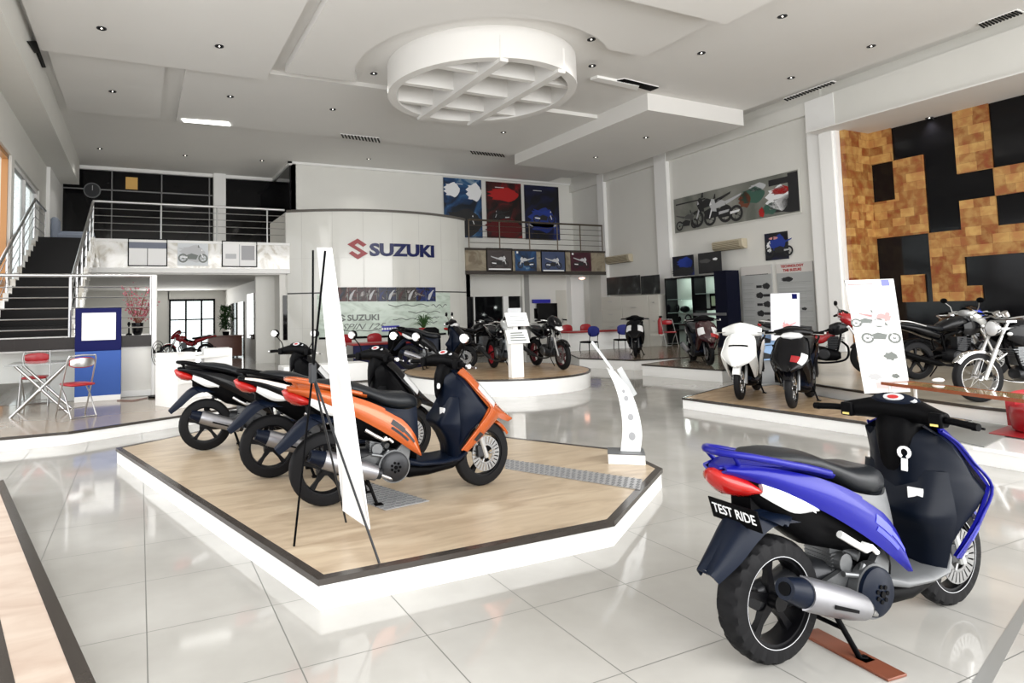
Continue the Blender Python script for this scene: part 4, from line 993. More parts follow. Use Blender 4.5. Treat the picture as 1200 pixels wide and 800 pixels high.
# --- bikes on the round platform
def heading(R, F): return atan2(F[1]-R[1], F[0]-R[0])
F1, R1 = (6.3, 11.9), (5.4, 12.6)
h = heading(R1, F1); scooter('black scooter with two raised mirrors at the left of the round platform', (F1[0]-WB*cos(h), F1[1]-WB*sin(h)), h, .3, body=BLACKP, cowl=BLACKP, cowl_light=True, vlights=False, group='black motorcycles on the round platform', name='scooter', mirrors='steel')
F3 = ground(603, 437, .3); motorcycle('black motorcycle with red front wheel just right of the brochure column', RF(F3, 258, 1.28), radians(258), .3, rimm=mat('red_rim', (.30, .01, .02), .3), lamp='cowl', cowl=SILVP, group='black motorcycles on the round platform', mirrors=False, exhaust=DGREY)
F5 = (7.1, 12.2); motorcycle('black motorcycle mostly hidden behind the brochure column', (6.5, 12.6), radians(12), .3, mirrors=False, fork=DGREY, lamp='cowl', group='black motorcycles on the round platform', exhaust=DGREY, discm=False)
F4 = ground(660, 433, .3); motorcycle('black motorcycle with white headlamp at the right side of the round platform', RF(F4, 262, 1.2), radians(262), .3, wb=1.2, rimm=mat('dark_red_rim', (.10, .01, .015), .3), lamp='cowl', cowl=BLACKP, group='black motorcycles on the round platform', mirrors=False, tail=BLACKP, exhaust=DGREY)
# --- bikes on the stone platform
h = radians(-59)
F6 = (11.0, 6.47); motorcycle('red and black motorcycle with mirrors, partly behind the white standing banner', (F6[0]-1.25*cos(h), F6[1]-1.25*sin(h)), h, .314, tank=REDP, step=True, lamp='cowl', cowl=REDP, front_f=BLACKP, tail=BLACKP, exhaust=BLACK, engine=BLACK, discm=False, wb=1.25, group='motorcycles along the stone wall')
h = radians(-20)
R7 = (10.9, 5.75); motorcycle('black motorcycle with silver tank panels right of the standing banner', R7, h, .314, tank=BLACKP, tail=BLACKP, lamp='cowl', cowl=SILVP, exhaust=BLACK, engine=BLACK, group='motorcycles along the stone wall', lens=SILVP)
R8 = (13.9, 6.7); motorcycle('sport motorcycle with blue and white front fairing by the stone wall', R8, radians(205+20), .314, tank=BLACKP, fairing=BLACKP, lamp='cowl', cowl=mat('bright_blue_paint', (.05, .10, .65), .15, coat=.9), mirrors=False, group='motorcycles along the stone wall', exhaust=BLACK)
F9 = ground(1150, 471, .314); h = radians(156)
motorcycle('classic motorcycle with round headlamp and chrome mudguard behind the wood edged table', (F9[0]-1.26*cos(h), F9[1]-1.26*sin(h)), h, .314, tank=BLACKP, front_f=CHROME, rimm=CHROME, spoked=True, lamp='round', cowl=CHROME, fork=STEEL, discm=False, group='motorcycles along the stone wall', mirrors=False, tail=BLACKP)
motorcycle('red motorcycle parked in the office beneath the upper floor', (2.15, 24.0), radians(160), 0, tank=REDP, step=True, lamp='cowl', cowl=REDP, tail=REDP, rimm=CHROME, exhaust=BLACK, mirrors=False)

# ================================================================== stairs and railings
t = thing('staircase', 'dark staircase with stepped white edge rising to the upper floor at the left', 'staircase', (-1.85, 12.4, 1.25))
N = 15; y0, y1 = 13.9, 19.85
bm = nb()
for k in range(N):
    a = y0+(y1-y0)*k/N-12.4; b = y0+(y1-y0)*(k+1)/N-12.4; zz = (3.76-1.25)*(k+1)/N; box(bm, -.62, .62, a, b+.02, max(-.2, zz-.34), zz)
finish(bm, 'steps', mat('black_step_stone', (.004, .0035, .0035), .35, spec=.15), t)
for s, nm in ((-1, 'left'), (1, 'right')):
    bm = nb()
    for k in range(N):
        a = y0+(y1-y0)*k/N-12.4; b = y0+(y1-y0)*(k+1)/N-12.4; zz = (3.76-1.25)*(k+1)/N; box(bm, .62*s-(.1 if s < 0 else 0), .62*s+(0 if s < 0 else .1), a, b, zz-.42, zz+.03)
    finish(bm, 'stringer', MARBLE, t)
def railing(label, P, zt, zb, posts, bars=4, top_r=.035, col=STEEL, group='stainless steel railings'):
    """P: 3-D base polyline with heights; posts: list of fractions"""
    P = [Vector(p) for p in P]; c = P[0].copy(); t = thing('railing', label, 'railing', c, 0, group); H = zt
    Q = [p-c for p in P]
    bm = nb(); tube(bm, [q+Vector((0, 0, H)) for q in Q], top_r, 10); finish(bm, 'top_rail', col, t, 60)
    def at(u):
        L = [(b-a).length for a, b in zip(Q, Q[1:])]; s = u*sum(L)
        for (a, b), l in zip(zip(Q, Q[1:]), L):
            if s <= l+1e-6: return a.lerp(b, s/l)
            s -= l
        return Q[-1]
    for u in posts:
        p = at(u); bm = nb(); cyl(bm, p, p+Vector((0, 0, H-.02)), .024, n=10); finish(bm, 'post', col, t)
    for k in range(bars):
        z = zb+(H-zb-.2)*k/(bars-1) if bars > 1 else H/2
        bm = nb(); tube(bm, [q+Vector((0, 0, z)) for q in Q], .011, 6); finish(bm, 'bar', col, t)
    return t
railing('steel railing along the left upper floor edge above the marble fascia', [(-1.22, 19.88, 3.8), (4.15, 19.88, 3.8)], 1.06, .25, (0.002, .33, .62, .90), 4)
DRAIL = mat('dark_steel', (.10, .08, .06), .3, .6)
railing('dark steel railing along the right upper floor in front of the three large posters', [(10.75, 19.88, 3.8), (16.86, 19.88, 3.8)], 1.03, .2, (.004, .215, .43, .64, .82, .998), 4, col=DRAIL)
railing('steel handrail on the right side of the dark staircase', [(-1.2, 13.9, 1.25), (-1.2, 19.75, 3.8)], 1.02, .3, (.0, .2, .4, .6, .8, 1), 3)
railing('steel handrail on the left side of the dark staircase', [(-2.52, 14.2, 1.4), (-2.52, 19.2, 3.72), (-2.52, 21.2, 3.72)], 1.0, .3, (.0, .2, .45, .72, 1), 3)
# landing in front of the stair
bm = nb(); box(bm, -2.6, .27, 12.42, 13.95, 1.0, 1.22); struct('floor_landing', bm, WHITEM)
bm = nb(); box(bm, -2.6, .27, 12.34, 12.42, 1.03, 1.23)
for k in range(8): box(bm, -2.6+.36*k, -2.595+.36*k, 12.338, 12.34, 1.03, 1.23)
struct('trim_10', bm, mat('dark_tile', (.014, .010, .009), .3, noise=.2, nscale=5, spec=.3))
bm = nb(); box(bm, -.98, .26, 12.44, 12.7, 0, 1.0); struct('wall_landing', bm, WALL)
bm = nb(); box(bm, -1.55, -1.0, 12.9, 13.1, 0, 1.0); box(bm, -2.6, -1.55, 13.1, 13.3, .45, 1.0); struct('wall_cupboard', bm, mat('pale_panel', (.7, .72, .7), .3))
bm = nb(); box(bm, -.98, .26, 12.41, 12.44, PZ, PZ+.1); struct('baseboard_landing', bm, WHITEM)
railing('steel railing along the front of the stair landing over the folding chairs', [(-3.4, 12.38, 1.23), (.24, 12.38, 1.23)], 1.06, .14, (.30, .637, .985), 5, .03)
bm = nb(); cyl(bm, (.24, 12.34, PZ), (.24, 12.34, 2.3), .045, n=16); struct('trim_11', bm, WHITEM)
# flower vase on the landing
p = aty(161, 391, 12.55); p.z = 1.23
t = thing('flower_vase', 'black vase with pink blossom branches on the stair landing', 'vase', p)
bm = nb(); rings(bm, [[Vector((r*cos(2*pi*k/18), r*sin(2*pi*k/18), z)) for k in range(18)] for r, z in ((.06, 0), (.085, .05), (.095, .15), (.10, .22), (.085, .22), (.07, .05))]); finish(bm, 'vase', BLACKG, t)
bm = nb(); bm2 = nb()
for k in range(26):
    a = random.random()*6.28; q = random.uniform(.1, .40); h = random.uniform(.35, .85); tip = Vector((q*cos(a), q*.5*sin(a), .2+h*.8)); tube(bm, [(0, 0, .15), tip*.5+Vector((0, 0, .1)), tip], .004, 4)
    for j in range(9):
        c = tip*random.uniform(.45, 1.05)+Vector((random.uniform(-.06, .06), random.uniform(-.05, .05), random.uniform(-.02, .1))); r = random.uniform(.010, .02)
        ellipsoid(bm2, c, r, r, r*.8, 6, 4)
finish(bm, 'branches', BROWNW, t); o = finish(bm2, 'blossoms', PINK, t); o['kind'] = 'stuff'
p2 = aty(151, 391, 12.5); p2.z = 1.23
t = thing('ornament', 'small dark ornament beside the black vase on the landing', 'ornament', p2)
bm = nb(); rings(bm, [[Vector((r*cos(2*pi*k/12), r*sin(2*pi*k/12), z)) for k in range(12)] for r, z in ((.05, 0), (.05, .02), (.015, .04), (.012, .16), (.03, .2), (.0125, .24))]); finish(bm, 'ornament_body', BLACK, t, 60)
# ================================================================== blue signboard
c = atz(115, 469, PZ); t = thing('signboard', 'blue standing signboard with a white framed notice beside the folding chairs', 'signboard', (c.x, 12.05, PZ))
bx('base', -.345, .345, -.02, .25, 0, .09, WHITEM, t, .004); bx('lower_panel', -.345, .345, 0, .22, .09, .84, KBLUE, t, .004); bx('upper_panel', -.35, .345, -.01, .2, .84, 1.56, KNAVY, t, .004)
o = bx('notice', -.25, .26, -.022, -.01, 1.02, 1.48, PAPER, t, .002)
bm = nb()
for x0, x1, z0, z1 in ((-.16, .17, 1.10, 1.105), (-.16, .17, 1.33, 1.335), (-.16, -.155, 1.10, 1.335), (.165, .17, 1.10, 1.335)): box(bm, x0, x1, -.0225, -.021, z0, z1)
finish(bm, 'notice_print', INKLG, o)
# ================================================================== folding chairs and table
def folding_chair(label, x, y, head, z=PZ, group='red folding chairs'):
    t = thing('folding_chair', label, 'chair', (x, y, z), head, group)
    bm = nb()
    for s in (-1, 1): tube(bm, [(.20, .20*s, .0), (.03, .20*s, .40), (-.14, .19*s, .82), (-.15, .15*s, .86)], .0115, 8, smooth_n=3)
    tube(bm, [(-.15, .15, .86), (-.155, 0, .87), (-.15, -.15, .86)], .0115, 8); tube(bm, [(.16, -.2, .10), (.16, .2, .10)], .008, 6); finish(bm, 'front_frame', STEEL, t, 60)
    bm = nb()
    for s in (-1, 1): tube(bm, [(-.22, .17*s, 0), (-.02, .17*s, .30), (.14, .17*s, .45)], .0105, 8)
    tube(bm, [(-.22, -.17, .012), (-.22, .17, .012)], .009, 6); finish(bm, 'rear_frame', STEEL, t, 60)
    bm = nb(); rings(bm, [sect(xx, .455, h, w, 16, 4) for xx, h, w in ((-.19, .006, .15), (-.17, .02, .17), (.10, .024, .175), (.18, .02, .165), (.20, .008, .14))]); finish(bm, 'seat', REDV, t, 60)
    bm = nb(); rs = []
    for k in range(9):
        yy = -.17+.34*k/8; e = .55+.45*sin(pi*k/8)**.5; xo = -.035*(1-(yy/.17)**2)
        rs.append([Vector((-.132+xo+.014*cos(a), yy, .765+.075*e*sin(a))) for a in [2*pi*j/12 for j in range(12)]])
    rings(bm, rs); finish(bm, 'backrest', REDV, t, 60)
    bm = nb(); rs = []
    for k in range(9):
        yy = -.165+.33*k/8; e = .5+.45*sin(pi*k/8)**.5; xo = -.035*(1-(yy/.17)**2)
        rs.append([Vector((-.143+xo+.008*cos(a), yy, .765+.07*e*sin(a))) for a in [2*pi*j/10 for j in range(10)]])
    rings(bm, rs); finish(bm, 'back_plate', STEEL, t, 60)
    return t
folding_chair('red folding chair behind the glass table, facing forward', -1.53, 12.05, radians(-90))
folding_chair('folding chair with steel back nearest the blue signboard, seen from behind', -.80, 10.35, radians(118))
folding_chair('folding chair cut by the left edge of the picture', -2.20, 10.9, radians(20))
t = thing('glass_table', 'glass table on crossed steel tube legs between the folding chairs', 'table', (-1.30, 11.0, PZ))
bm = nb(); box(bm, -.42, .46, -.42, .42, .735, .75); finish(bm, 'tabletop', mat('table_glass', (.75, .8, .8), .05, trans=.6), t, 35, .003)
bm = nb()
for s in (-1, 1):
    tube(bm, [(-.36, .30*s, 0), (.34, .30*s, .735)], .02, 8); tube(bm, [(.36, .26*s, 0), (-.32, .26*s, .735)], .02, 8)
tube(bm, [(0, -.32, .37), (0, .32, .37)], .015, 8); finish(bm, 'crossed_legs', STEEL, t, 60)
# ================================================================== reception counter and office items
A_ = atz(182, 475, PZ); B_ = atz(208, 479, PZ); C_ = atz(273, 470, PZ)
t = thing('reception_counter', 'white angled reception counter with open shelf behind the leftmost scooter', 'counter', (A_.x, A_.y, PZ))
a = Vector((0, 0)); b = Vector((B_.x-A_.x, B_.y-A_.y)); c = Vector((C_.x-A_.x, C_.y-A_.y+.25))
bm = nb(); prism(bm, [a, b, b+Vector((.28, .35)), b+Vector((.2, .6))], .0, .82); finish(bm, 'side_panel', WHITEM, t)
bm = nb(); prism(bm, [b+Vector((0, 0)), c, c+Vector((0, .5)), b+Vector((.1, .6))], .72, .76); prism(bm, [b, c, c+Vector((0, .5)), b+Vector((.1, .6))], .36, .41); prism(bm, [b, c, c+Vector((0, .5)), b+Vector((.1, .6))], 0, .1)
prism(bm, [b+Vector((0, .2)), c+Vector((0, .2)), c+Vector((0, .25)), b+Vector((0, .25))], 0, .36); finish(bm, 'shelf', WHITEM, t)
bm = nb(); prism(bm, [c-Vector((.42, 0)), c+Vector((.02, 0)), c+Vector((.02, .5)), c-Vector((.42, -.5))], 0, .84); finish(bm, 'end_cabinet', WHITEM, t)
bm = nb(); prism(bm, [b, c-Vector((.42, 0)), c+Vector((-.42, .5)), b+Vector((.1, .6))], .76, .775); finish(bm, 'glass_top', mat('table_glass', (.75, .8, .8), .05), t)
p = atz(178, 480, PZ); t = thing('standing_fan', 'dark floor fan beside the white reception counter', 'fan', (.30, 12.0, PZ))
bm = nb()
for r in (.05, .11, .17, .22):
    rs = [[Vector((.0+.03*cos(b2), 0, 0)) for b2 in ()]]
    pts = [Vector((.0, r*cos(2*pi*k/20), .75+r*sin(2*pi*k/20))) for k in range(21)]
    tube(bm, [Matrix.Rotation(.5, 4, 'Z') @ q for q in pts], .006, 5)
finish(bm, 'guard', DGREY, t)
bm = nb()
for k in range(3):
    a = 2*pi*k/3; slab(bm, [Matrix.Rotation(.5, 4, 'Z') @ Vector((-.01*i, .03*i+.17*j*cos(a+.35*l), .75+.17*j*sin(a+.35*l))) for i, j, l in ((0, .1, 0), (0, 1, 0), (1, 1, 2), (1, .1, 2))], (.004, 0, 0))
finish(bm, 'blades', BLACK, t); bm = nb(); cyl(bm, (0, 0, 0), (0, 0, .03), .16, n=20); cyl(bm, (0, 0, .03), (0, 0, .72), .02, n=8); ellipsoid(bm, (.02, 0, .75), .06, .05, .05); finish(bm, 'stand', BLACK, t)
bm = nb(); tube(bm, [(-.33, 11.9, PZ+.01), (-.1, 11.7, PZ+.01), (.05, 11.85, PZ+.01), (.13, 11.95, PZ+.01)], .008, 6, smooth_n=4); tag(finish(bm, 'power_cord', BROWNW), 'brown power cord lying on the taupe floor by the dark fan', 'cord')
t = thing('wooden_desk', 'reddish wooden desk in the office beneath the upper floor', 'desk', (2.75, 24.8, 0))
bx('desk_front', -.45, .75, -.3, .3, .05, .78, BROWNW, t, .01); bx('desk_top', -.5, .8, -.35, .35, .78, .83, BROWNW, t, .006)
t = thing('potted_plant', 'dark bushy potted plant standing on the wooden office desk', 'plant', (2.95, 24.8, .83))
bm = nb(); cyl(bm, (0, 0, 0), (0, 0, .14), .11, .13, 14); finish(bm, 'pot', BLACK, t)
bm = nb()
for k in range(240):
    a = random.random()*6.28; h = random.uniform(.1, .95); r = random.uniform(.02, .30)*(1-abs(h-.5)*.7); c = Vector((r*cos(a), r*sin(a), .14+h)); d = Vector((random.uniform(-1, 1), random.uniform(-1, 1), random.uniform(-.5, 1))).normalized()*.15; e = d.cross(Vector((0, 0, 1)))*.35
    slab(bm, [c-d, c+e, c+d, c-e], (0, 0, .003))
finish(bm, 'foliage', GREEN, t, None)
# low white counter behind the banner
bm = nb(); t = thing('low_counter', 'low white counter with dark top edge behind the tall white banner', 'counter', (3.55, 13.9, 0))
bx('counter_body', -.75, 1.15, -.3, .3, 0, .42, WHITEM, t, .01); bx('counter_base', -.77, 1.17, -.32, .32, 0, .03, DTRIM, t)

# ================================================================== signs on the curved wall
O = oncyl(458, 292)
def zoncyl(px, py): return oncyl(px, py).z
def angof(px, py): p = oncyl(px, py); return math.asin((p.x-CCX)/CR)
aL, aR = angof(433, 292), angof(508, 296); zc = (zoncyl(437, 293)+zoncyl(505, 294))/2
aS0, aS1 = angof(408, 291), angof(430, 291)
hz = .36
t = thing('wall_sign', 'red emblem and navy SUZUKI lettering on the curved cream wall', 'sign', cylp((aS0+aR)/2, zc))
t0 = cylp((aS0+aR)/2, zc)
W_ = (aR-aL)*CR
def tc(c): return cylp(aL+(c.x)/CR, zc+c.y, .02+c.z)-t0
o = text_obj('letters', 'SUZUKI', .56, SUZB, t, None, .02, .022, 1, 'LEFT', fn=lambda c: c)
xs = [v.co.x for v in o.data.vertices]; ys = [v.co.y for v in o.data.vertices]; sx_ = W_/(max(xs)-min(xs)); x0 = min(xs); ym = (max(ys)+min(ys))/2; sy_ = .42/(max(ys)-min(ys))
for v in o.data.vertices: c = Vector(((v.co.x-x0)*sx_, (v.co.y-ym)*sy_, v.co.z)); v.co = tc(c)
def emblem(s, fn, th=.03):
    P1 = [(0, .5), (.44, .21), (.27, .10), (0, .28), (-.15, .18), (.5, -.22), (0, -.5), (-.44, -.21), (-.27, -.10), (0, -.28), (.15, -.18), (-.5, .22)]
    from mathutils.geometry import tessellate_polygon
    tri = tessellate_polygon([[Vector((x, y, 0)) for x, y in P1]])
    bm = nb(); a = [bm.verts.new(fn(Vector((x*s, y*s, 0)))) for x, y in P1]; b = [bm.verts.new(fn(Vector((x*s, y*s, th)))) for x, y in P1]
    for q in tri: bm.faces.new([b[k] for k in q]); bm.faces.new([a[k] for k in q][::-1])
    for i in range(12): bm.faces.new((a[i], a[(i+1) % 12], b[(i+1) % 12], b[i]))
    return bm
aE = (aS0+aS1)/2; SE = (aS1-aS0)*CR*1.08
finish(emblem(1, lambda c: cylp(aE+c.x*SE/CR, zc+.02+c.y*.66, c.z+.004)-t0), 'emblem', SUZR, t)
# printed boards lower down
t = thing('poster_board', 'pale green curved board with handwritten signatures and SUZUKI print on the cream wall', 'poster', (0, 0, 0))
def patch(px0, py0, px1, py1, d0, d1, m, nm, par, n=16):
    a0, a1 = angof(px0, (py0+py1)/2), angof(px1, (py0+py1)/2); z0 = zoncyl((px0+px1)/2, py1); z1 = zoncyl((px0+px1)/2, py0)
    bm = nb(); cwall(bm, a0, a1, z0, z1, d0, d1, n); return finish(bm, nm, m, par)
PALEG = ramp_mat('pale_green_print', [(.3, (.42, .50, .43)), (.5, (.60, .70, .62)), (.7, (.68, .76, .70))], 1.2, .3, 4, 2, (1, 1, 3))
patch(372, 343, 527, 394, 0, .03, PALEG, 'board', t)
bd = patch(374, 393, 522, 395.5, .0, .036, BLACK, 'lower_edge', t)
def scrawl(bm, a0, z0, w, h, n, thick=.012, d=.034):
    k0 = random.random()*9; pts = []
    for k in range(n):
        u = k/(n-1); pts.append(cylp(a0+u*w/CR, z0+h*.5*sin(k0+u*n*1.1)*(.4+.6*random.random()), d))
    tube(bm, pts, thick, 4, smooth_n=3)
bm = nb(); random.seed(3)
for px, py, w, h in ((455, 358, 1.5, .10), (478, 366, 1.3, .08), (505, 358, .7, .12), (460, 374, 1.0, .06), (400, 388, 1.2, .05), (480, 386, .6, .05), (492, 378, .7, .06), (500, 372, .5, .05), (398, 352, 2.6, .03)):
    scrawl(bm, angof(px, py), zoncyl(px, py), w, h, 14)
finish(bm, 'signatures', TXTG, t)
aT = angof(407, 372); zT = zoncyl(425, 372); wT = (angof(444, 372)-aT)*CR
o = text_obj('printed_name', 'SUZUKI', .3, TXTG, t, None, .001, .010, 1, 'LEFT', fn=lambda c: c)
xs = [v.co.x for v in o.data.vertices]; ys = [v.co.y for v in o.data.vertices]
for v in o.data.vertices: v.co = cylp(aT+(v.co.x-min(xs) if 0 else (v.co.x-xs[0]*0-min(xs)))*wT/(max(xs)-min(xs))/CR, zT+(v.co.y-(max(ys)+min(ys))/2)*.2/(max(ys)-min(ys)), .033+v.co.z)
aE = angof(401, 372); finish(emblem(1, lambda c: cylp(aE+c.x*.24/CR, zT+c.y*.24, .031+c.z), .002), 'printed_emblem', TXTG, t)
o = text_obj('printed_script', 'SPIN 125', .3, TXTG, t, None, .001, 0, 1, 'LEFT', fn=lambda c: c, shear=.5)
aT2 = angof(400, 383); zT2 = zoncyl(420, 382.5); xs = [v.co.x for v in o.data.vertices]; ys = [v.co.y for v in o.data.vertices]; w2 = (angof(452, 383)-aT2)*CR
mnx, mxx, mny, mxy = min(xs), max(xs), min(ys), max(ys)
for v in o.data.vertices: v.co = cylp(aT2+(v.co.x-mnx)*w2/(mxx-mnx)/CR, zT2+(v.co.y-(mxy+mny)/2)*.19/(mxy-mny), .033+v.co.z)
t = thing('photo_strip', 'row of ten small motorcycle photos above the pale green board', 'poster', (0, 0, 0))
sc = [ramp_mat('photo_dark_%s' % n, [(.35, (.01, .01, .012)), (.5, c), (.62, (.03, .02, .02)), (.75, (.5, .47, .47))], 3, .4, 5, 2) for n, c in (('red', (.10, .03, .03)), ('wine', (.06, .02, .025)), ('navy', (.02, .03, .08)), ('grey', (.08, .075, .07)), ('blue', (.02, .04, .18)))]
for k in range(10):
    x0 = 396+11.4*k; o = patch(x0, 336.5, x0+10.9, 353, .03, .045, sc[(k//2) % 5], 'photo', t, 2)
    bm = nb(); a0 = angof(x0+1, 345); z0, z1 = zoncyl(x0+5, 352), zoncyl(x0+5, 338); w = (angof(x0+10, 345)-a0)
    f = 1 if k % 2 else .6; q = [(a0+w*.05, z0+.03), (a0+w*.3, z0+.02), (a0+w*.75, z0+(z1-z0)*.75), (a0+w*.95, z1-.05), (a0+w*.7, z1-.06), (a0+w*.2, z0+(z1-z0)*.5)]
    slab(bm, [cylp(a, z, .046) for a, z in q], (0, -.002, 0)); finish(bm, 'photo_detail', INKLG if k % 2 else sc[(k//2+2) % 5], o)
a = angof(447, 384.5); t = thing('small_sign', 'small blue nameplate sign hanging below the pale green board', 'sign', (0, 0, 0))
patch(447, 381.5, 467, 388, .04, .07, mat('sign_blue', (.03, .03, .38), .3), 'sign_face', t, 3)
bm = nb(); aK, zK = angof(457, 385), zoncyl(457, 385)
for k in range(7): cwall(bm, aK+(-.30+.085*k)/CR, aK+(-.24+.085*k)/CR, zK-.035, zK+.035, .07, .073, 1)
finish(bm, 'blurred_lettering', INKW, t)

# ================================================================== posters
def poster(label, P, right, up, w, h, mats_, name='poster', group=None, bikes=(), rects=(), frame=None, th=.02, discs=()):
    Mx = facing((0, 0, 0), right, up); t = thing(name, label, 'poster', P, 0, group)
    bm = nb(); box(bm, 0, w, 0, h, 0, th, mtx=Mx); finish(bm, 'print', mats_[0], t)
    if frame:
        bm = nb(); e = .03
        for a in ((-e, 0, -e, h+e), (w, w+e, -e, h+e), (0, w, -e, 0), (0, w, h, h+e)): box(bm, *a, 0, th+.01, mtx=Mx)
        finish(bm, 'frame', frame, t)
    if rects or discs:
        ms = []; bm = nb()
        for x0, x1, y0, y1, m in rects:
            if m not in ms: ms.append(m)
            box(bm, x0*w, x1*w, y0*h, y1*h, th, th+.0015, ms.index(m), mtx=Mx)
        for x, y, rx, ry, m in discs:
            if m not in ms: ms.append(m)
            pts = [Mx @ Vector((x*w+rx*w*cos(2*pi*k/24)*(1+.18*sin(3*k)), y*h+ry*h*sin(2*pi*k/24)*(1+.15*cos(5*k)), th)) for k in range(24)]
            nn = Mx.to_3x3() @ Vector((0, 0, 1)); slab(bm, pts, nn*.0012, ms.index(m))
        finish(bm, 'printed_detail', ms, t, None)
    for x, y, s, fl, mb, mw, ml in bikes:
        bm = nb(); bike_print(bm, Mx, x*w, y*h, s, 0, 1, 2, fl, th+.003); finish(bm, 'printed_motorcycle', [mb, mw, ml], t, None)
    return t
pb = ramp_mat('print_sky_blue', [(.36, (.004, .01, .02)), (.48, (.01, .04, .12)), (.58, (.02, .09, .22)), (.72, (.35, .45, .5))], 1.1, .4, 6, 1.5)
pr_ = ramp_mat('print_red_black', [(.40, (.004, .001, .001)), (.55, (.05, .004, .005)), (.66, (.20, .006, .009)), (.78, (.4, .10, .07))], 1.3, .4, 5, 1.4)
pn = ramp_mat('print_night_blue', [(.45, (.001, .0015, .006)), (.6, (.004, .007, .05)), (.75, (.03, .06, .3))], 1.0, .4, 4, 1)
def yz(px, py, Y): return aty(px, py, Y)
Y_ = 22.36
for (x0, yt, x1, yb), m, lb, bk, dc in (
    ((521, 209.5, 564.5, 278), pb, 'tall blue poster with white clouds and a motorcycle on the upper back wall', [(.55, .15, .62, 1, INK, INK, INKW)], [(.22, .80, .20, .12, INKW), (.80, .78, .20, .15, INKW), (.5, .25, .5, .22, INK)]),
    ((571, 214, 611, 279), pr_, 'tall red and black poster in the middle of the upper back wall', [(.42, .30, .48, -1, INK, INK, INKLG)], [(.5, .78, .42, .12, INKR), (.5, .18, .5, .17, mat('deep_maroon', (.10, .004, .006), .4))]),
    ((616, 218, 655, 281), pn, 'tall dark blue poster with a lone motorcycle at the right of the upper back wall', [(.55, .30, .62, 1, INKB, INK, INKW)], [(.5, .36, .38, .22, mat('glow_blue', (.015, .035, .22), .4)), (.5, .27, .42, .04, INKLG)])):
    a = yz(x0, yb, Y_); b = yz(x1, (yt+yb)/2, Y_); c = yz((x0+x1)/2, yt, Y_); dd = yz((x0+x1)/2, yb, Y_)
    poster(lb, (a.x, Y_, dd.z), (1, 0, 0), (0, 0, 1), b.x-a.x, c.z-dd.z, [m], bikes=bk, discs=dc, rects=[(.25, .5, .90, .91, INKW)])
# framed pictures on the right fascia
ff = [((571, 292, 599, 317), mat('picture_grey', (.06, .05, .05), .3), 'framed dark picture of several motorcycles, leftmost on the brown marble fascia', BLACK),
      ((604, 294, 628, 318), pb, 'blue picture of a rider, second from the left on the brown marble fascia', None),
      ((635, 295, 661, 318.5), mat('picture_blue_grey', (.05, .07, .14), .3), 'framed blue grey motorcycle picture, third on the brown marble fascia', BLACK),
      ((669, 296, 692, 317.5), mat('picture_maroon', (.05, .01, .02), .3), 'dark maroon picture, rightmost on the brown marble fascia', None)]
for (x0, yt, x1, yb), m, lb, fr in ff:
    a = aty(x0, yb, 19.84); b = aty(x1, yt, 19.84)
    poster(lb, (a.x, 19.84, a.z), (1, 0, 0), (0, 0, 1), b.x-a.x, b.z-a.z, [m], frame=fr, bikes=[(.5, .15, .42, 1 if m is not pb else -1, INKLG, INK, INKW)], rects=[(.05, .95, .04, .1, INKW)] if fr else [(.06, .14, .86, .96, INKW)])
for (x0, yt, x1, yb), fr, lb, mm, kk in (((151, 281.5, 195, 310.5), BLACK, 'black framed white picture, leftmost on the marble fascia by the stairs', PAPER, 0), ((208, 284, 244, 311), WHITEM, 'pale unframed motorcycle print in the middle of the marble fascia', mat('print_pale_grey', (.62, .65, .68), .3), 1), ((261, 284, 300, 311.5), BLACK, 'black framed print of buildings, right one on the left marble fascia', PAPER, 2)):
    a = aty(x0, yb, 19.84); b = aty(x1, yt, 19.84)
    rc = [(.0, 1, .66, 1, mat('print_slate', (.14, .16, .22), .4)), (.48, .50, 0, .66, INK)] if kk == 0 else ([(.48, .51, 0, .9, INKLG), (.55, .95, .25, .85, mat('print_mid_grey', (.36, .36, .38), .4)), (.08, .4, .3, .5, INKLG)] if kk == 2 else [])
    poster(lb, (a.x, 19.84, a.z), (1, 0, 0), (0, 0, 1), b.x-a.x, b.z-a.z, [mm], frame=fr if kk != 1 else None, rects=rc, bikes=[(.5, .12, .45, 1, INKLG, TXTG, INKW)] if kk == 1 else [], discs=[(.5, .5, .4, .35, INKLG)] if kk == 1 else [])
# small things under the right fascia
p = aty(682, 325.5, 19.95); t = thing('ceiling_lamp', 'small glowing ceiling lamp under the brown marble fascia', 'lamp', p)
bm = nb(); cyl(bm, (0, 0, 0), (0, 0, .04), .14, n=20); finish(bm, 'lamp_base', WHITEM, t); bm = nb(); ellipsoid(bm, (0, 0, -.02), .11, .11, .04); finish(bm, 'lamp_glass', mat('warm_glow', (1, .45, .3), .4, emit=5), t, 60)

# posters on the right wall (plane follows the wall)
WD = Vector((sin(.0674), cos(.0674), 0))       # along the wall, away from the viewer
def onwall(px, py, off=.13):
    # wall plane through (XR(Y)+off, Y)
    n = Vector((WD.y, -WD.x, 0)); p0 = Vector((XR(12.9)+off, 12.9, 0)); v = ray(px, py); return EYEV+v*((p0-EYEV).dot(n)/v.dot(n))
def wposter(label, x0, yt0, yb0, x1, mats_, off=.13, z_from='l', **k):
    """x0: far (left) edge with its top and bottom rows; x1: near (right) edge"""
    a = onwall(x0, yb0, off); b = onwall(x0, yt0, off); c = onwall(x1, yb0, off); L = Vector((c.x-a.x, c.y-a.y, 0)).length
    return poster(label, a, -WD, (0, 0, 1), L, b.z-a.z, mats_, **k)
lb_ = ramp_mat('print_grey_green', [(.35, (.13, .14, .12)), (.6, (.30, .30, .27)), (.8, (.42, .41, .38))], .5, .35, 4, 1)
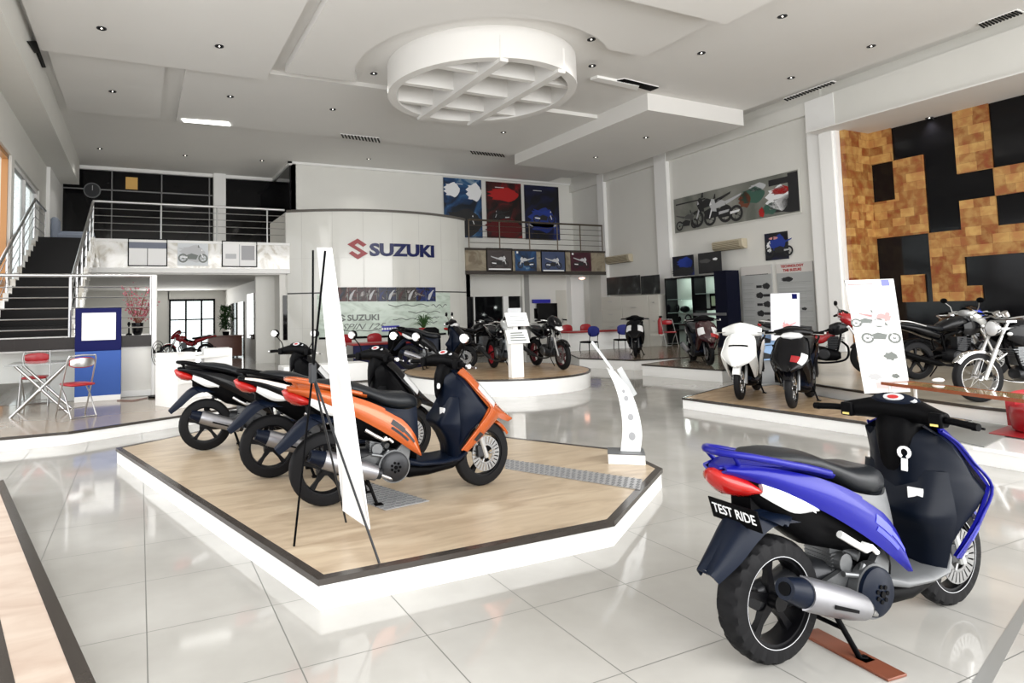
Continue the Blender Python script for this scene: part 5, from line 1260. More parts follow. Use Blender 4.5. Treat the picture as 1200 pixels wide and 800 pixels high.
wposter('long banner picture of two motorcycles and a rider high on the right wall', 792, 233.5, 273.5, 940.5, [lb_], frame=mat('thin_white_frame', (.7, .7, .66), .4), th=.03,
        bikes=[(.34, .06, .95, -1, INK, INK, INKLG), (.44, .04, .85, -1, INKLG, INK, INKW), (.12, .05, .55, 1, mat('print_dark_grey', (.08, .08, .08), .4), INK, TXTG)],
        rects=[(.02, .30, .80, .84, INK), (.93, .997, .03, .97, INK), (.80, .93, .75, .9, INK)],
        discs=[(.62, .55, .045, .20, BROWNW), (.68, .62, .09, .20, mat('print_green', (.05, .12, .09), .4)), (.72, .80, .06, .10, INKLG), (.86, .42, .08, .30, INKW), (.88, .60, .06, .10, INKR), (.74, .15, .02, .12, INKR), (.90, .25, .09, .2, INK), (.80, .2, .05, .14, mat('print_green', (.05, .12, .09), .4))])
wposter('blue motorcycle poster beside the wall air conditioner', 898, 274, 305.5, 925, [pn], frame=None, bikes=[(.6, .1, .5, -1, INKB, INK, INKLG)], discs=[(.2, .5, .12, .2, INKW), (.4, .8, .2, .05, INKPINK), (.6, .6, .3, .3, INKB)])
for x0, yt, yb, x1, lb in ((789.5, 301, 324, 814, 'blue poster leaning on top of the left half of the black display cabinet'),):
    wposter(lb, x0, yt, yb, x1, [pn], off=-.25, discs=[(.6, .65, .35, .25, INKB), (.5, .2, .5, .2, INK), (.8, .6, .15, .2, mat('glow_blue', (.015, .035, .22), .4))])
wposter('black poster leaning on top of the right half of the black display cabinet', 819.5, 297, 321, 846.5, [INK], off=-.25, discs=[(.75, .65, .10, .06, INKW), (.3, .6, .25, .1, mat('print_dark_grey', (.08, .08, .08), .4))])
for x0, yt, yb, x1, lb, tx in ((873.5, 312.5, 398, 909.5, 'grey information panel with red headline and small part pictures on the right wall', 0), (916, 309, 402, 959, 'grey information panel with red TECHNOLOGY THE SUZUKI headline on the right wall', 1)):
    R_ = [(.0, 1, .88, 1, mat('panel_header', (.62, .60, .58), .4))]
    for k in range(10): R_.append((.05, .42 if not tx else .95, .76-.06*k, .763-.06*k, INKLG if k % 2 else TXTG)); R_.append((.05, .38 if not tx else .8, .74-.06*k, .742-.06*k, TXTG))
    D_ = []
    if not tx:
        for k in range(5): R_.append((.5 if k % 2 == 0 else .72, .68 if k % 2 == 0 else .98, .70-.12*k, .735-.12*k, INK)); D_.append((.82 if k % 2 == 0 else .6, .72-.12*k, .12, .04, INK))
        D_.append((.5, .90, .42, .018, INKR)); R_.append((.15, .9, .875, .885, INK))
    else: D_ += [(.3, .80, .16, .03, INK), (.88, .93, .10, .05, INK), (.72, .43, .07, .018, INK), (.3, .5, .2, .02, TXTG)]
    t = wposter(lb, x0, yt, yb, x1, [mat('panel_grey', (.40, .41, .41), .3)], name='information_panel', rects=R_, discs=D_, th=.04)
    if tx:
        Mx = facing((0, 0, 0), -WD, (0, 0, 1)); L = 1.0
        a = onwall(916, 402); c = onwall(959, 402); L = (Vector((c.x-a.x, c.y-a.y, 0))).length; H_ = onwall(916, 309).z-a.z
        for s_, yy in (('TECHNOLOGY', .962), ('THE SUZUKI', .912)): text_obj('headline', s_, .10, INKR, t, Mx @ Matrix.Translation((L*.45, H_*yy, .045)), .001, .004, 1.05)
# air conditioners
def aircon(label, px0, px1, py0, py1, off):
    a = onwall(px0, (py0+py1)/2, off); c = onwall(px1, (py0+py1)/2, off); L = (Vector((c.x-a.x, c.y-a.y, 0))).length
    t = thing('air_conditioner', label, 'air conditioner', a, 0, 'wall air conditioners'); Mx = facing((0, 0, 0), -WD, (0, 0, 1))
    bm = nb(); rings(bm, [[Mx @ Vector((x, y, z)) for z, y in ((0, -.15), (.12, -.15), (.2, -.08), (.22, .10), (.18, .15), (0, .15))] for x in (0, L)]); finish(bm, 'casing', mat('ivory_plastic', (.52, .46, .34), .35), t, 35, .01)
    bm = nb()
    for k in range(5): box(bm, .05, L-.12, -.10+.045*k, -.085+.045*k, .19, .224, mtx=Mx)
    box(bm, .05, L-.12, -.155, -.14, .02, .13, mtx=Mx); finish(bm, 'grille', mat('ochre_shadow', (.14, .11, .06), .5), t); return t
aircon('cream wall air conditioner below the long banner picture', 840, 876, 282, 297, .13)
aircon('cream wall air conditioner on the far wall section past the railing', 714, 742, 300, 311, .13)
# dark landscape pictures and filing cabinets
wposter('dark landscape picture left above the filing cabinets', 712, 325.5, 346, 751, [ramp_mat('print_dark_land', [(.4, (.005, .006, .006)), (.6, (.03, .035, .035)), (.75, (.3, .32, .32))], 1.5, .4, 5, 1.5)], off=-.5)
wposter('dark landscape picture right above the filing cabinets', 752, 323.5, 345, 774, [MATS['print_dark_land']], off=-.5)
Mx = facing((0, 0, 0), -WD, (0, 0, 1))
def cab(label, px0, px1, drawers, H, off=-.55, group='cream filing cabinets'):
    a = onwall(px0, 400, off); c = onwall(px1, 400, off); L = (Vector((c.x-a.x, c.y-a.y, 0))).length
    t = thing('filing_cabinet', label, 'cabinet', (a.x, a.y, 0), 0, group)
    bm = nb(); box(bm, 0, L, 0, H, -.55, 0, mtx=Mx); finish(bm, 'carcass', CABW, t)
    for k in range(drawers):
        z0, z1 = H*k/drawers+.012, H*(k+1)/drawers-.012; bm = nb(); box(bm, .012, L-.012, z0, z1, 0, .02, mtx=Mx); d_ = finish(bm, 'drawer', CABW, t, 35, .004)
        bm = nb(); box(bm, L*.35, L*.55, (z0+z1)/2+.05, (z0+z1)/2+.07, .02, .035, mtx=Mx); finish(bm, 'handle', STEEL, d_)
HC = onwall(730, 347, -.55).z
cab('tall cream filing cabinet with drawers at the far end of the row', 707, 730.5, 4, HC)
cab('wide cream cabinet between the far filing cabinet and the fire extinguisher', 731, 762, 2, HC)
cab('narrow cream cabinet beside the fire extinguisher', 762.5, 775, 3, HC)
p = onwall(774, 388, -.75); t = thing('fire_extinguisher', 'red fire extinguisher standing by the black display cabinet', 'fire extinguisher', (p.x, p.y, p.z-.1))
bm = nb(); rings(bm, [[Vector((r*cos(2*pi*k/16), r*sin(2*pi*k/16), z)) for k in range(16)] for r, z in ((.07, 0), (.08, .03), (.08, .45), (.05, .53), (.025, .56))]); finish(bm, 'cylinder_body', REDV, t); bm = nb(); box(bm, -.03, .09, -.015, .015, .56, .62); tube(bm, [(.03, 0, .58), (.10, .02, .5), (.10, .02, .3)], .01, 6); finish(bm, 'valve', BLACK, t)
bx('bracket_shelf', -.14, .14, -.10, .35, -.05, 0, CABW, t)
# black display cabinet
a = onwall(782, 400, -.55); c = onwall(858, 400, -.55); L = (Vector((c.x-a.x, c.y-a.y, 0))).length; H = onwall(782, 326, -.55).z
t = thing('display_cabinet', 'tall black framed glass display cabinet with shelves on the right wall', 'cabinet', (a.x, a.y, 0))
D = .5; w1 = L*.46; bm = nb()
for x in (0, w1-.04, w1+.02, L*.80): box(bm, x, x+.06, 0, H, -D, 0, mtx=Mx)
for z in (0, .72, H-.05): box(bm, 0, L*.83, z, z+.05, -D, 0, mtx=Mx)
box(bm, 0, w1, .9, .95, -D, 0, mtx=Mx); box(bm, w1, L*.8, 1.38, 1.44, -D, .0, mtx=Mx); finish(bm, 'carcass', BLACKG, t)
bm = nb(); box(bm, L*.80, L*.97, 0, H+.10, -D, .02, mtx=Mx); finish(bm, 'side_panel', mat('navy_black_panel', (.003, .004, .014), .4, spec=.15), t)
bm = nb(); box(bm, .03, L*.8, 0, H, -D-.01, -D+.02, mtx=Mx); finish(bm, 'back_panel', mat('cabinet_mint', (.52, .62, .55), .5), t)
bm = nb()
for x0, x1, z in ((.06, w1-.04, 1.3), (.06, w1-.04, 1.75), (w1+.08, L*.8, 1.9), (.06, w1-.04, .95)): box(bm, x0, x1, z, z+.015, -D+.03, -.03, mtx=Mx)
finish(bm, 'glass_shelf', mat('shelf_glass', (.3, .42, .38), .1), t)
bm = nb(); box(bm, w1+.02, L*.95, 1.22, 1.30, -.02, .06, mtx=Mx); finish(bm, 'ledge', GREYP, t)
def incab(x, y, z=-.25): return a.to_2d().to_3d()+(Mx @ Vector((x, y, z)))
for x, z, s, lb, sh in ((.28, 1.315, .13, 'dark round trophy on the middle cabinet shelf, left one', 0), (.62, 1.315, .14, 'dark helmet shaped souvenir on the middle cabinet shelf', 1), (.75, .965, .12, 'ring shaped trophy on the lower cabinet shelf', 2), (.35, .965, .10, 'small dark trophy on the lower cabinet shelf', 0)):
    tt = thing('trophy', lb, 'trophy', incab(x, z), 0, 'trophies in the display cabinet')
    bm = nb()
    if sh == 0: cyl(bm, (0, 0, 0), (0, 0, .03), s*.6, n=12); ellipsoid(bm, (0, 0, .03+s), s*.55, s*.55, s)
    elif sh == 1: ellipsoid(bm, (0, 0, s*.8), s*1.2, s, s*.8)
    else:
        cyl(bm, (0, 0, 0), (0, 0, .03), s*.6, n=12); tube(bm, [Vector((0, s*cos(2*pi*k/16), .03+s+s*sin(2*pi*k/16))) for k in range(17)], .025, 6)
    finish(bm, 'trophy_body', BLACK if sh != 2 else DGREY, tt, 60)
for x, z in ((w1*.5, H-.12), (w1*.5, 1.68), (w1+(L*.8-w1)*.5, H-.12), (w1+(L*.8-w1)*.5, 1.3)):
    ld = bpy.data.lights.new('cabinet_lamp', 'POINT'); ld.energy = 5; ld.shadow_soft_size = .06; ld.color = (.93, 1, .95); lo = bpy.data.objects.new('cabinet_lamp', ld); COL.objects.link(lo); lo.location = incab(x, z, -.12)
tt = thing('framed_certificate', 'green certificate in a black frame standing inside the display cabinet', 'picture frame', incab(w1+(L*.8-w1)*.62, 1.44, -.15))
bm = nb(); box(bm, 0, .42, 0, .46, 0, .03, mtx=Mx); finish(bm, 'frame', BLACK, tt); bm = nb(); box(bm, .07, .35, .08, .38, .03, .034, mtx=Mx); finish(bm, 'certificate', mat('pale_green_paper', (.35, .48, .32), .4), tt)
# poster and TV on lower back wall
a = aty(631, 353, 21.36); t = thing('television', 'black flat screen on the wall beneath the right upper floor', 'screen', (14.8, 21.3, 0))
b_ = aty(629.5, 379, 21.3); c_ = aty(652, 355, 21.3)
bx('screen', b_.x-14.8, c_.x-14.8, -.06, 0, b_.z, c_.z, BLACKG, t, .01); bx('wall_mount', -.3, .3, 0, .1, b_.z+.2, c_.z-.2, BLACK, t)
t = thing('small_sign', 'small navy sign directly above the black wall screen', 'sign', (14.8, 21.3, c_.z)); bx('sign_face', -.42, .42, -.05, .05, .01, .16, mat('sign_blue', (.03, .03, .38), .3), t)

# ================================================================== banners and stands
def quad_sheet(P, th=.004):
    a, b, c, d = [Vector(p) for p in P]; n = (b-a).cross(d-a).normalized(); bm = nb(); slab(bm, [a, b, c, d], n*th); return bm, n
TN, TF = aty(389, 290, 3.5), aty(372, 290, 4.05); BN, BF = aty(434, 620, 3.42), aty(402, 598, 4.05)
t = thing('standing_banner', 'tall white banner seen almost edge-on with black support poles on the wood platform', 'banner', (1.1, 3.75, PZ)); o0 = Vector((1.1, 3.75, PZ))
bm, nn = quad_sheet([BF-o0, BN-o0, TN-o0, TF-o0]); finish(bm, 'banner_sheet', mat('banner_fabric', (.86, .87, .88), .5), t)
hub = Vector((.95, 3.77, 1.17)); bm = nb(); box(bm, -.02, .02, -.025, .025, -.06, .06, mtx=Matrix.Translation(hub-o0)); finish(bm, 'hub', DGREY, t, 35, .005)
for e, nm in ((TN+Vector((-.04, 0, -.02)), 'upper_pole'), (TF+Vector((-.03, 0, -.02)), 'upper_pole'), (Vector((1.24, 4.08, PZ)), 'lower_pole'), (Vector((1.2, 3.34, PZ)), 'lower_pole'), (Vector((.84, 3.82, PZ)), 'rear_leg')):
    bm = nb(); cyl(bm, hub-o0, e-o0, .007, n=8); finish(bm, nm, BLACK if nm != 'lower_pole' else DGREY, t)
# curved specification stand
t = thing('specification_stand', 'curved white specification stand with round holes at the right corner of the wood platform', 'display stand', (3.94, 4.45, PZ), radians(-40)); o0 = Vector((3.94, 4.45, PZ))
bm = nb(); box(bm, -.155, .155, -.13, .13, 0, .085); finish(bm, 'base', WHITEM, t, 35, .004); bm = nb(); box(bm, -.157, .157, -.132, .132, .085, .092); finish(bm, 'base_top', GREYP, t)
L_ = [(3.885, .25), (3.915, .45), (3.90, .65), (3.855, .82), (3.77, .99)]; R__ = [(4.09, .25), (4.115, .42), (4.08, .62), (4.0, .80), (3.86, .955)]
Lp = resample([Vector((x, 0, z)) for x, z in L_], 24); Rp = resample([Vector((x, 0, z)) for x, z in R__], 24)
bm = nb(); rings(bm, [[Vector((a.x-o0.x, -.03, a.z-o0.z)), Vector((b.x-o0.x, -.03, b.z-o0.z)), Vector((b.x-o0.x, .03, b.z-o0.z)), Vector((a.x-o0.x, .03, a.z-o0.z))] for a, b in zip(Lp, Rp)]); finish(bm, 'curved_post', mat('white_acrylic', (.82, .84, .85), .15, coat=.5), t)
for u, r in ((.18, .036), (.42, .03), (.63, .024), (.72, .016)):
    i = int(u*23); c = (Lp[i]+Rp[i])/2-o0; c.y = 0; bm = nb(); cyl(bm, c+Vector((0, -.034, 0)), c+Vector((0, -.028, 0)), r, n=18); finish(bm, 'round_inset', mat('inset_grey', (.35, .36, .38), .3), t)
bm = nb(); a = Vector((3.83, 4.45, .96))-o0; b = Vector((3.62, 4.45, 1.215))-o0; d = (b-a).normalized(); q = Vector((0, 1, 0)).cross(d)
slab(bm, [a-Vector((0, .14, 0)), b-Vector((0, .14, 0)), b+Vector((0, .14, 0)), a+Vector((0, .14, 0))], q*.02); finish(bm, 'sloped_panel', ACRYL, t)
bm = nb(); a = Vector((3.88, 4.36, .97))-o0; b = Vector((4.03, 4.36, .73))-o0; slab(bm, [a, b, b+Vector((.05, 0, .03)), a+Vector((.05, 0, .03))], (0, -.012, 0)); finish(bm, 'clear_holder', mat('clear_acrylic', (.75, .78, .8), .1, alpha=.35), t)
for ch in list(t.children):
    if not ch.name.startswith('base'):
        for v in ch.data.vertices: v.co.x *= .82; v.co.y *= .6
# banner beside the stone wall
o0 = atz(1013, 462, .33); rd = Vector((.60, -.80, 0)).normalized(); pn_ = Vector((rd.y, -rd.x, 0))
def onpl(px, py): v = ray(px, py); return EYEV+v*((o0-EYEV).dot(pn_)/v.dot(pn_))
BL, BR, TR, TL = onpl(1013, 461), onpl(1067, 459), onpl(1047, 326.5), onpl(990, 328.5)
t = thing('standing_banner', 'white standing banner picturing motorcycles in front of the stone wall', 'banner', (o0.x, o0.y, .314)); g0 = Vector((o0.x, o0.y, .314))
nrm = rd.cross(Vector((0, 0, 1))).normalized(); nrm = nrm if nrm.dot(EYEV-o0) > 0 else -nrm
bm = nb(); slab(bm, [p-g0 for p in (BL, BR, TR, TL)], -nrm*.004); finish(bm, 'banner_sheet', mat('banner_fabric', (.86, .87, .88), .5), t)
up = (TL-BL).normalized(); Mx = facing(BL-g0, rd, up); Wb = (BR-BL).length; Hb = (TL-BL).length
Mx = Matrix((( rd.x, up.x, nrm.x, (BL-g0).x), (rd.y, up.y, nrm.y, (BL-g0).y), (rd.z, up.z, nrm.z, (BL-g0).z), (0, 0, 0, 1)))
for x, y, s_, f, m1, m2 in ((.34, .58, .34, 1, INKLG, TXTG), (.60, .555, .40, 1, INKPINK, INKLG), (.58, .44, .40, 1, INKLG, TXTG)):
    bm = nb(); bike_print(bm, Mx, Wb*x, Hb*y, Wb*s_*1.18, 0, 1, 2, f, .003); finish(bm, 'printed_motorcycle', [m1, m2, INKLG], t, None)
for x0, x1, y0, y1, m in ((.05, .6, .955, .965, INKPINK), (.1, .5, .90, .905, INKLG), (.1, .7, .87, .873, INKLG), (.1, .6, .83, .833, INKLG), (.1, .9, .40, .403, INKLG), (.1, .8, .20, .203, INKLG), (.3, .95, .05, .10, mat('print_blush', (.75, .55, .55), .5)), (.80, .97, .94, .995, mat('print_periwinkle', (.2, .22, .5), .5))):
    bm = nb(); box(bm, x0*Wb, x1*Wb, y0*Hb, y1*Hb, .002, .0035, mtx=Mx); finish(bm, 'printed_line', m, t)
for x, y, rx, ry in ((.28, .32, .12, .035), (.72, .33, .14, .035), (.3, .15, .14, .03), (.75, .16, .08, .02)):
    bm = nb(); slab(bm, [Mx @ Vector((Wb*(x+rx*cos(2*pi*k/14)*(1+.25*sin(3*k))), Hb*(y+ry*sin(2*pi*k/14)*(1+.2*cos(4*k))), .002)) for k in range(14)], nrm*.001); finish(bm, 'printed_part', INKLG if x < .5 else TXTG, t, None)
bm = nb(); cyl(bm, TL-g0-nrm*.01, Vector((BR-g0)*.5)+Vector((.15, .25, 0))-Vector((0, 0, (BR-g0).z*.5)), .008, n=6); cyl(bm, (BL+BR)/2-g0+Vector((.05, .3, -.02)), (TL+TR)/2-g0-nrm*.01, .008, n=6); finish(bm, 'rear_leg', DGREY, t)
# small banner behind the red scooter
t = thing('standing_banner', 'small pale leaflet banner behind the red scooter with the white headlamp', 'banner', (9.95, 7.2, .314)); g0 = Vector((9.95, 7.2, .314))
P = [aty(x, y, 7.2)-g0 for x, y in ((904, 399), (937.5, 397), (937, 343), (903, 344))]
bm = nb(); slab(bm, P, (0, .006, 0)); finish(bm, 'banner_sheet', mat('lilac_print', (.74, .74, .82), .4), t)
Mx = Matrix.Translation(P[0]) @ Matrix(((1, 0, 0, 0), (0, 0, -1, 0), (0, 1, 0, 0), (0, 0, 0, 1))); w_, h_ = P[1].x-P[0].x, P[3].z-P[0].z
bm = nb(); bike_print(bm, Mx, w_*.6, h_*.08, w_*.32, 0, 1, 2, -1, .003); finish(bm, 'printed_motorcycle', [INKPINK, INKLG, INKW], t, None)
bm = nb(); box(bm, w_*.80, w_*.98, h_*.88, h_*.99, .001, .003, mtx=Mx); finish(bm, 'printed_logo', KNAVY, t)
for k in range(4): bm = nb(); box(bm, w_*.08, w_*.7, h_*(.5+.1*k), h_*(.506+.1*k), .001, .003, mtx=Mx); finish(bm, 'printed_line', INKLG, t)
bm = nb(); cyl(bm, (w_*.5, .03, h_*.6+P[0].z), (w_*.5, .25, 0), .008, n=6); cyl(bm, P[3]+Vector((0, .01, 0)), (w_*.9, .05, 0), .007, n=6); cyl(bm, P[2]+Vector((0, .01, 0)), (w_*.1, .05, 0), .007, n=6); finish(bm, 'support_pole', DGREY, t)
# brochure rack
t = thing('brochure_rack', 'grey brochure rack with blue leaflets between the white and the red scooter', 'rack', (9.62, 7.4, PZ)); g0 = Vector((9.62, 7.4, PZ))
bm = nb(); box(bm, -.22, .26, 0, .06, 0, .62); box(bm, -.24, .28, -.08, .14, 0, .03); finish(bm, 'rack_frame', mat('rack_grey', (.38, .39, .40), .35, .3), t, 35, .004)
for z0, m in ((.68, 0), (.36+.06, 1)):
    bm = nb(); slab(bm, [(-.24, -.06, z0), (.26, -.06, z0), (.26, .03, z0+.24), (-.24, .03, z0+.24)], (0, -.012, .004)); lf = finish(bm, 'leaflet', mat('leaflet_blue', (.32, .48, .72), .3), t)
    bm = nb(); slab(bm, [(-.2, -.068, z0+.03), (.1, -.068, z0+.03), (.14, -.045, z0+.09), (-.02, -.03, z0+.13), (-.18, -.045, z0+.09)], (0, -.012, .004)); finish(bm, 'leaflet_picture', INK, lf)
# brochure column on the round platform
t = thing('brochure_column', 'white column with tilted brochure panels at the front of the round platform', 'display stand', (6.25, 9.82, .3))
bx('column', -.13, .13, -.02, .1, 0, .74, WHITEM, t, .004)
for z0, nm in ((.62, 0), (.93, 1)):
    bm = nb(); slab(bm, [(-.24, -.10, z0), (.22, -.10, z0), (.22, .0, z0+.24), (-.24, .0, z0+.24)], (0, -.012, .004)); pp = finish(bm, 'brochure_panel', PAPER, t)
    bm = nb()
    for k in range(4): slab(bm, [(-.18+.01*k, -.105+.083*(.2+.18*k), z0+.24*(.2+.18*k)), (.16-.02*k, -.105+.083*(.2+.18*k), z0+.24*(.2+.18*k)), (.16-.02*k, -.105+.083*(.27+.18*k), z0+.24*(.27+.18*k)), (-.18+.01*k, -.105+.083*(.27+.18*k), z0+.24*(.27+.18*k))], (0, -.012, .004))
    finish(bm, 'brochure_print', [INKLG if nm else TXTG], pp)
bx('top_panel', -.16, .12, 0, .02, 1.16, 1.26, INKLG, t); bx('back_plate', -.05, .05, .02, .05, .7, 1.2, WHITEM, t)

# ================================================================== seating
def chair(label, x, y, head, z=0, m=BLUEF, name='visitor_chair', group=None):
    t = thing(name, label, 'chair', (x, y, z), head, group)
    bm = nb(); rings(bm, [sect(xx, .46, h, w, 14, 4) for xx, h, w in ((-.21, .012, .18), (-.18, .03, .22), (.16, .035, .23), (.22, .015, .20))]); finish(bm, 'seat', m if m is REDV or m is BLUEF and name != 'visitor_chair' else BLACK, t, 60)
    bm = nb(); rs = []
    for k in range(9):
        yy = -.22+.44*k/8; e = .6+.4*sin(pi*k/8)**.5; rs.append([Vector((-.22-.03*(1-(yy/.22)**2)*-1+.03*cos(a), yy, .80+.17*e*sin(a))) for a in [2*pi*j/12 for j in range(12)]])
    rings(bm, rs); finish(bm, 'backrest', m, t, 60)
    for sx_ in (-1, 1):
        for sy2 in (-1, 1):
            bm = nb(); tube(bm, [(.19*sx_, .19*sy2, .45), (.23*sx_, .21*sy2, 0)], .013, 6); finish(bm, 'leg', BLACK, t)
    bm = nb()
    for sy2 in (-1, 1): tube(bm, [(-.19, .17*sy2, .44), (-.235, .17*sy2, .75)], .012, 6)
    finish(bm, 'back_support', BLACK, t); return t
chair('blue backed visitor chair left of the pair, just right of the round platform', 12.95, 16.1, radians(95), group='blue visitor chairs')
chair('blue backed visitor chair right of the pair, left of the black scooter', 14.55, 16.4, radians(70), group='blue visitor chairs')
chair('red backed chair behind the far red desk, left one', 13.75, 18.1, radians(-95), m=REDV, group='red chairs behind the far desk')
chair('red backed chair behind the far red desk, right one', 14.75, 18.3, radians(-95), m=REDV, group='red chairs behind the far desk')
t = thing('desk', 'white desk with red top edge behind the blue visitor chairs', 'desk', (14.3, 17.3, 0)); bx('desk_top', -1.5, 1.3, -.3, .3, .72, .77, mat('red_laminate', (.30, .03, .03), .35), t, .005); bx('front_panel', -1.4, 1.2, -.2, -.17, 0, .72, WHITEM, t)
for x in (-1.45, 1.2): bx('leg', x, x+.05, -.28, .28, 0, .72, WHITEM, t)
folding_chair('red folding chair standing by the fire extinguisher', 15.5, 15.25, radians(-110), z=.25, group=None)
t = thing('desk', 'dark red topped desk with navy skirt in front of the curved wall', 'desk', (5.95, 15.6, 0)); bx('desk_top', -1.1, 1.15, -.35, .35, .72, .77, mat('red_laminate', (.30, .03, .03), .35), t, .005); bx('skirt', -1.05, 1.1, -.30, -.26, .05, .72, mat('navy_cloth', (.006, .007, .05), .7), t)
for x in (-1.05, 1.05): bx('leg', x, x+.05, -.28, .28, 0, .72, STEEL, t)
chair('red backed chair behind the near red desk, left one by the white banner', 5.15, 16.55, radians(-80), m=REDV, group='red chairs behind the near desk')
chair('red backed chair behind the near red desk, right one', 6.05, 16.6, radians(-80), m=REDV, group='red chairs behind the near desk')
def office_chair(label, x, y, head, group):
    t = thing('office_chair', label, 'chair', (x, y, 0), head, group)
    bm = nb(); rings(bm, [sect(xx, .50, h, w, 14, 3.5) for xx, h, w in ((-.24, .02, .2), (-.2, .045, .24), (.18, .05, .25), (.24, .02, .2))]); finish(bm, 'seat', BLACK, t, 60)
    bm = nb(); rs = []
    for z, w, d in ((.52, .18, .02), (.62, .24, .045), (.9, .25, .045), (1.08, .22, .04), (1.14, .12, .02)): rs.append([Vector((-.24-.1*(z-.5)+d*cos(a), w*sin(a), z)) for a in [2*pi*j/16 for j in range(16)]])
    rings(bm, rs); finish(bm, 'backrest', BLACK, t, 60)
    bm = nb(); cyl(bm, (0, 0, .08), (0, 0, .46), .03, n=10)
    for k in range(5):
        a = 2*pi*k/5; tube(bm, [(0, 0, .1), (.28*cos(a), .28*sin(a), .06)], .018, 6); ellipsoid(bm, (.29*cos(a), .29*sin(a), .03), .03, .03, .03, 8, 6)
    finish(bm, 'base', BLACK, t, 60)
    for s in (-1, 1): bm = nb(); tube(bm, [(-.1, .25*s, .5), (-.1, .28*s, .68), (.15, .28*s, .68)], .016, 6, smooth_n=3); finish(bm, 'armrest', BLACK, t, 60)
office_chair('black office chair at the near red desk, left one', 5.75, 14.75, radians(92), 'black office chairs at the near desk'); office_chair('black office chair at the near red desk, right one beside the round platform', 6.75, 14.85, radians(84), 'black office chairs at the near desk')
t = thing('potted_plant', 'small green plant in a red pot before the pale green board', 'plant', (7.75, 17.3, .0))
bm = nb(); rings(bm, [[Vector((r*cos(2*pi*k/14), r*sin(2*pi*k/14), z)) for k in range(14)] for r, z in ((.13, .85), (.15, 1.06), (.12, 1.06))]); finish(bm, 'pot', REDV, t); bx('pedestal', -.16, .16, -.16, .16, 0, .85, WHITEM, t, .01)
bm = nb()
for k in range(60):
    a = random.random()*6.28; r = random.uniform(.12, .34); h = random.uniform(.12, .42); tube(bm, [(0, 0, 1.04), (r*.5*cos(a), r*.5*sin(a), 1.04+h), (r*cos(a), r*sin(a), 1.04+h*random.uniform(.5, 1))], lambda q: .016*(1-q)+.002, 4, smooth_n=3)
finish(bm, 'leaves', GREEN, t)
# wood edged glass table
A1, B1 = Vector((7.79, 4.49, 0)), Vector((7.22, 2.57, 0)); C1 = Vector((8.12, 4.38, 0)); D1 = Vector((7.58, 2.45, 0)); zt = .60
t = thing('coffee_table', 'wood edged glass top table behind the blue scooter handlebar', 'table', (A1.x, A1.y, PZ)); g0 = Vector((A1.x, A1.y, PZ))
bm = nb(); P = [A1-g0, B1-g0, D1-g0, C1-g0]; P = [Vector((p.x, p.y, 0)) for p in P]; P2 = [p.lerp(sum(P, Vector())/4, .10) for p in P]
for i in range(4): slab(bm, [Vector((q.x, q.y, zt-.035-PZ)) for q in (P[i], P[(i+1) % 4], P2[(i+1) % 4], P2[i])], (0, 0, .035))
finish(bm, 'wood_frame', mat('cherry_wood', (.24, .06, .02), .25, noise=.15, nscale=10, coat=.3), t)
bm = nb(); slab(bm, [Vector((q.x, q.y, zt-.012-PZ)) for q in P2], (0, 0, .008)); finish(bm, 'glass_top', mat('amber_glass', (.40, .27, .12), .06, coat=.5), t)
for p in P2:
    bm = nb(); cyl(bm, (p.x, p.y, 0), (p.x, p.y, zt-.035-PZ), .018, n=8); finish(bm, 'leg', WHITEM, t)
p = atz(1100, 448, .60); t = thing('paper_note', 'small crumpled white paper lying on the wood edged table', 'paper', (p.x, p.y, .60)); bm = nb(); rings(bm, [sect(x, .02+h*.3, h, w, 8, 2) for x, h, w in ((-.08, .004, .02), (-.04, .02, .05), (.02, .025, .05), (.07, .01, .03))]); finish(bm, 'folded_sheet', PAPER, t, 20)
t = thing('armchair', 'red armchair at the right edge beside the wood edged table', 'armchair', (8.27, 3.22, PZ+.013)); t.scale = (.78, .78, .78)
bm = nb(); rings(bm, [[Vector((r*cos(2*pi*k/20)*1.0, r*sin(2*pi*k/20), z)) for k in range(20)] for r, z in ((.30, .0), (.34, .04), (.36, .2), (.36, .30), (.33, .33))]); finish(bm, 'seat', REDV, t, 50)
bm = nb(); rs = []
for k in range(15):
    a = radians(-100+k*200/14); rs.append([Vector(((.30+w)*cos(a), (.30+w)*sin(a), z)) for w, z in ((0, .05), (.09, .05), (.10, .50-.06*abs(k-7)/7), (.05, .56-.08*abs(k-7)/7), (0, .50-.06*abs(k-7)/7))])
rings(bm, rs); finish(bm, 'curved_back', REDV, t, 60)
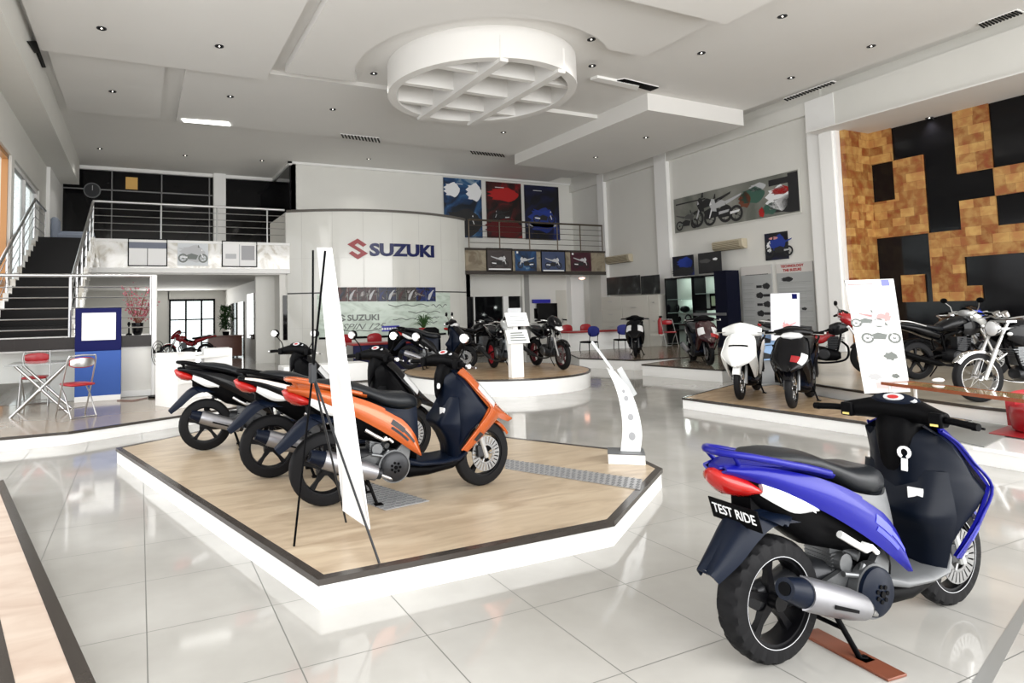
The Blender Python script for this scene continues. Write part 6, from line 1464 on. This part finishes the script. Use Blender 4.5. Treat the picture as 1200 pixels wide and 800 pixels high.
# red mat under the armchair and grey floor strip
bm = nb(); prism(bm, [(7.8, 3.5), (7.75, 2.85), (8.42, 2.8), (8.45, 3.6)], PZ+.013, PZ+.02); tag(finish(bm, 'floor_mat', REDV), 'red mat under the table beside the red armchair', 'mat')
bm = nb(); slab(bm, [atz(1135, 806, 0), atz(1160, 806, 0), atz(1212, 706, 0), atz(1212, 684, 0)], (0, 0, .0012)); tag(finish(bm, 'floor_strip', mat('grey_strip', (.22, .22, .21), .3)), 'dull grey strip crossing the floor tiles in front of the blue scooter', 'floor strip')  # plain grey band laid flat across the tiles, darker than the floor
# upper floor seat
t = thing('sofa', 'pale blue grey armchair at the top of the dark staircase', 'sofa', (-2.05, 22.6, 3.76)); SOF = mat('blue_grey_fabric', (.28, .32, .40), .7)
bx('seat', -.3, .75, -.35, .35, .1, .45, SOF, t, .05); bx('backrest', -.45, -.25, -.4, .4, .1, .95, SOF, t, .08); bx('armrest', -.3, .7, .3, .45, .1, .6, SOF, t, .04)
# clock and notice on the dark office glass
p = aty(108, 223, 25.38); t = thing('wall_clock', 'round dark clock behind the upper railing on the dark glass', 'clock', p); bm = nb(); cyl(bm, (0, -.02, 0), (0, .02, 0), .28, n=24); finish(bm, 'clock_case', GREYP, t); bm = nb(); cyl(bm, (0, -.025, 0), (0, -.021, 0), .24, n=24); finish(bm, 'clock_face', DGREY, t); bm = nb(); slab(bm, [(0, -.027, 0), (.02, -.027, .0), (.02, -.027, .18), (0, -.027, .18)], (0, -.003, 0)); finish(bm, 'clock_hand', INKLG, t)
p = aty(155, 214, 25.36); t = thing('notice', 'yellow square notice on the dark glass of the upper office', 'notice', p); bx('sheet', -.22, .18, -.01, 0, -.25, .2, mat('notice_yellow', (.75, .45, .12), .5), t)

def recentre(t):
    bpy.context.view_layer.update()
    pts = []
    def walk(o):
        for ch in o.children:
            pts.extend(ch.matrix_world @ v.co for v in ch.data.vertices); walk(ch)
    walk(t); lo = [min(p[i] for p in pts) for i in range(3)]; hi = [max(p[i] for p in pts) for i in range(3)]
    c = Vector(((lo[0]+hi[0])/2, (lo[1]+hi[1])/2, lo[2])); d = c-t.location
    for ch in t.children: ch.location = ch.location-d
    t.location = c
for o in list(bpy.data.objects):
    if o.parent is None and o.type == 'EMPTY' and o.name.split('.')[0] in ('poster_board', 'photo_strip', 'small_sign') and o.location.length < .01: recentre(o)
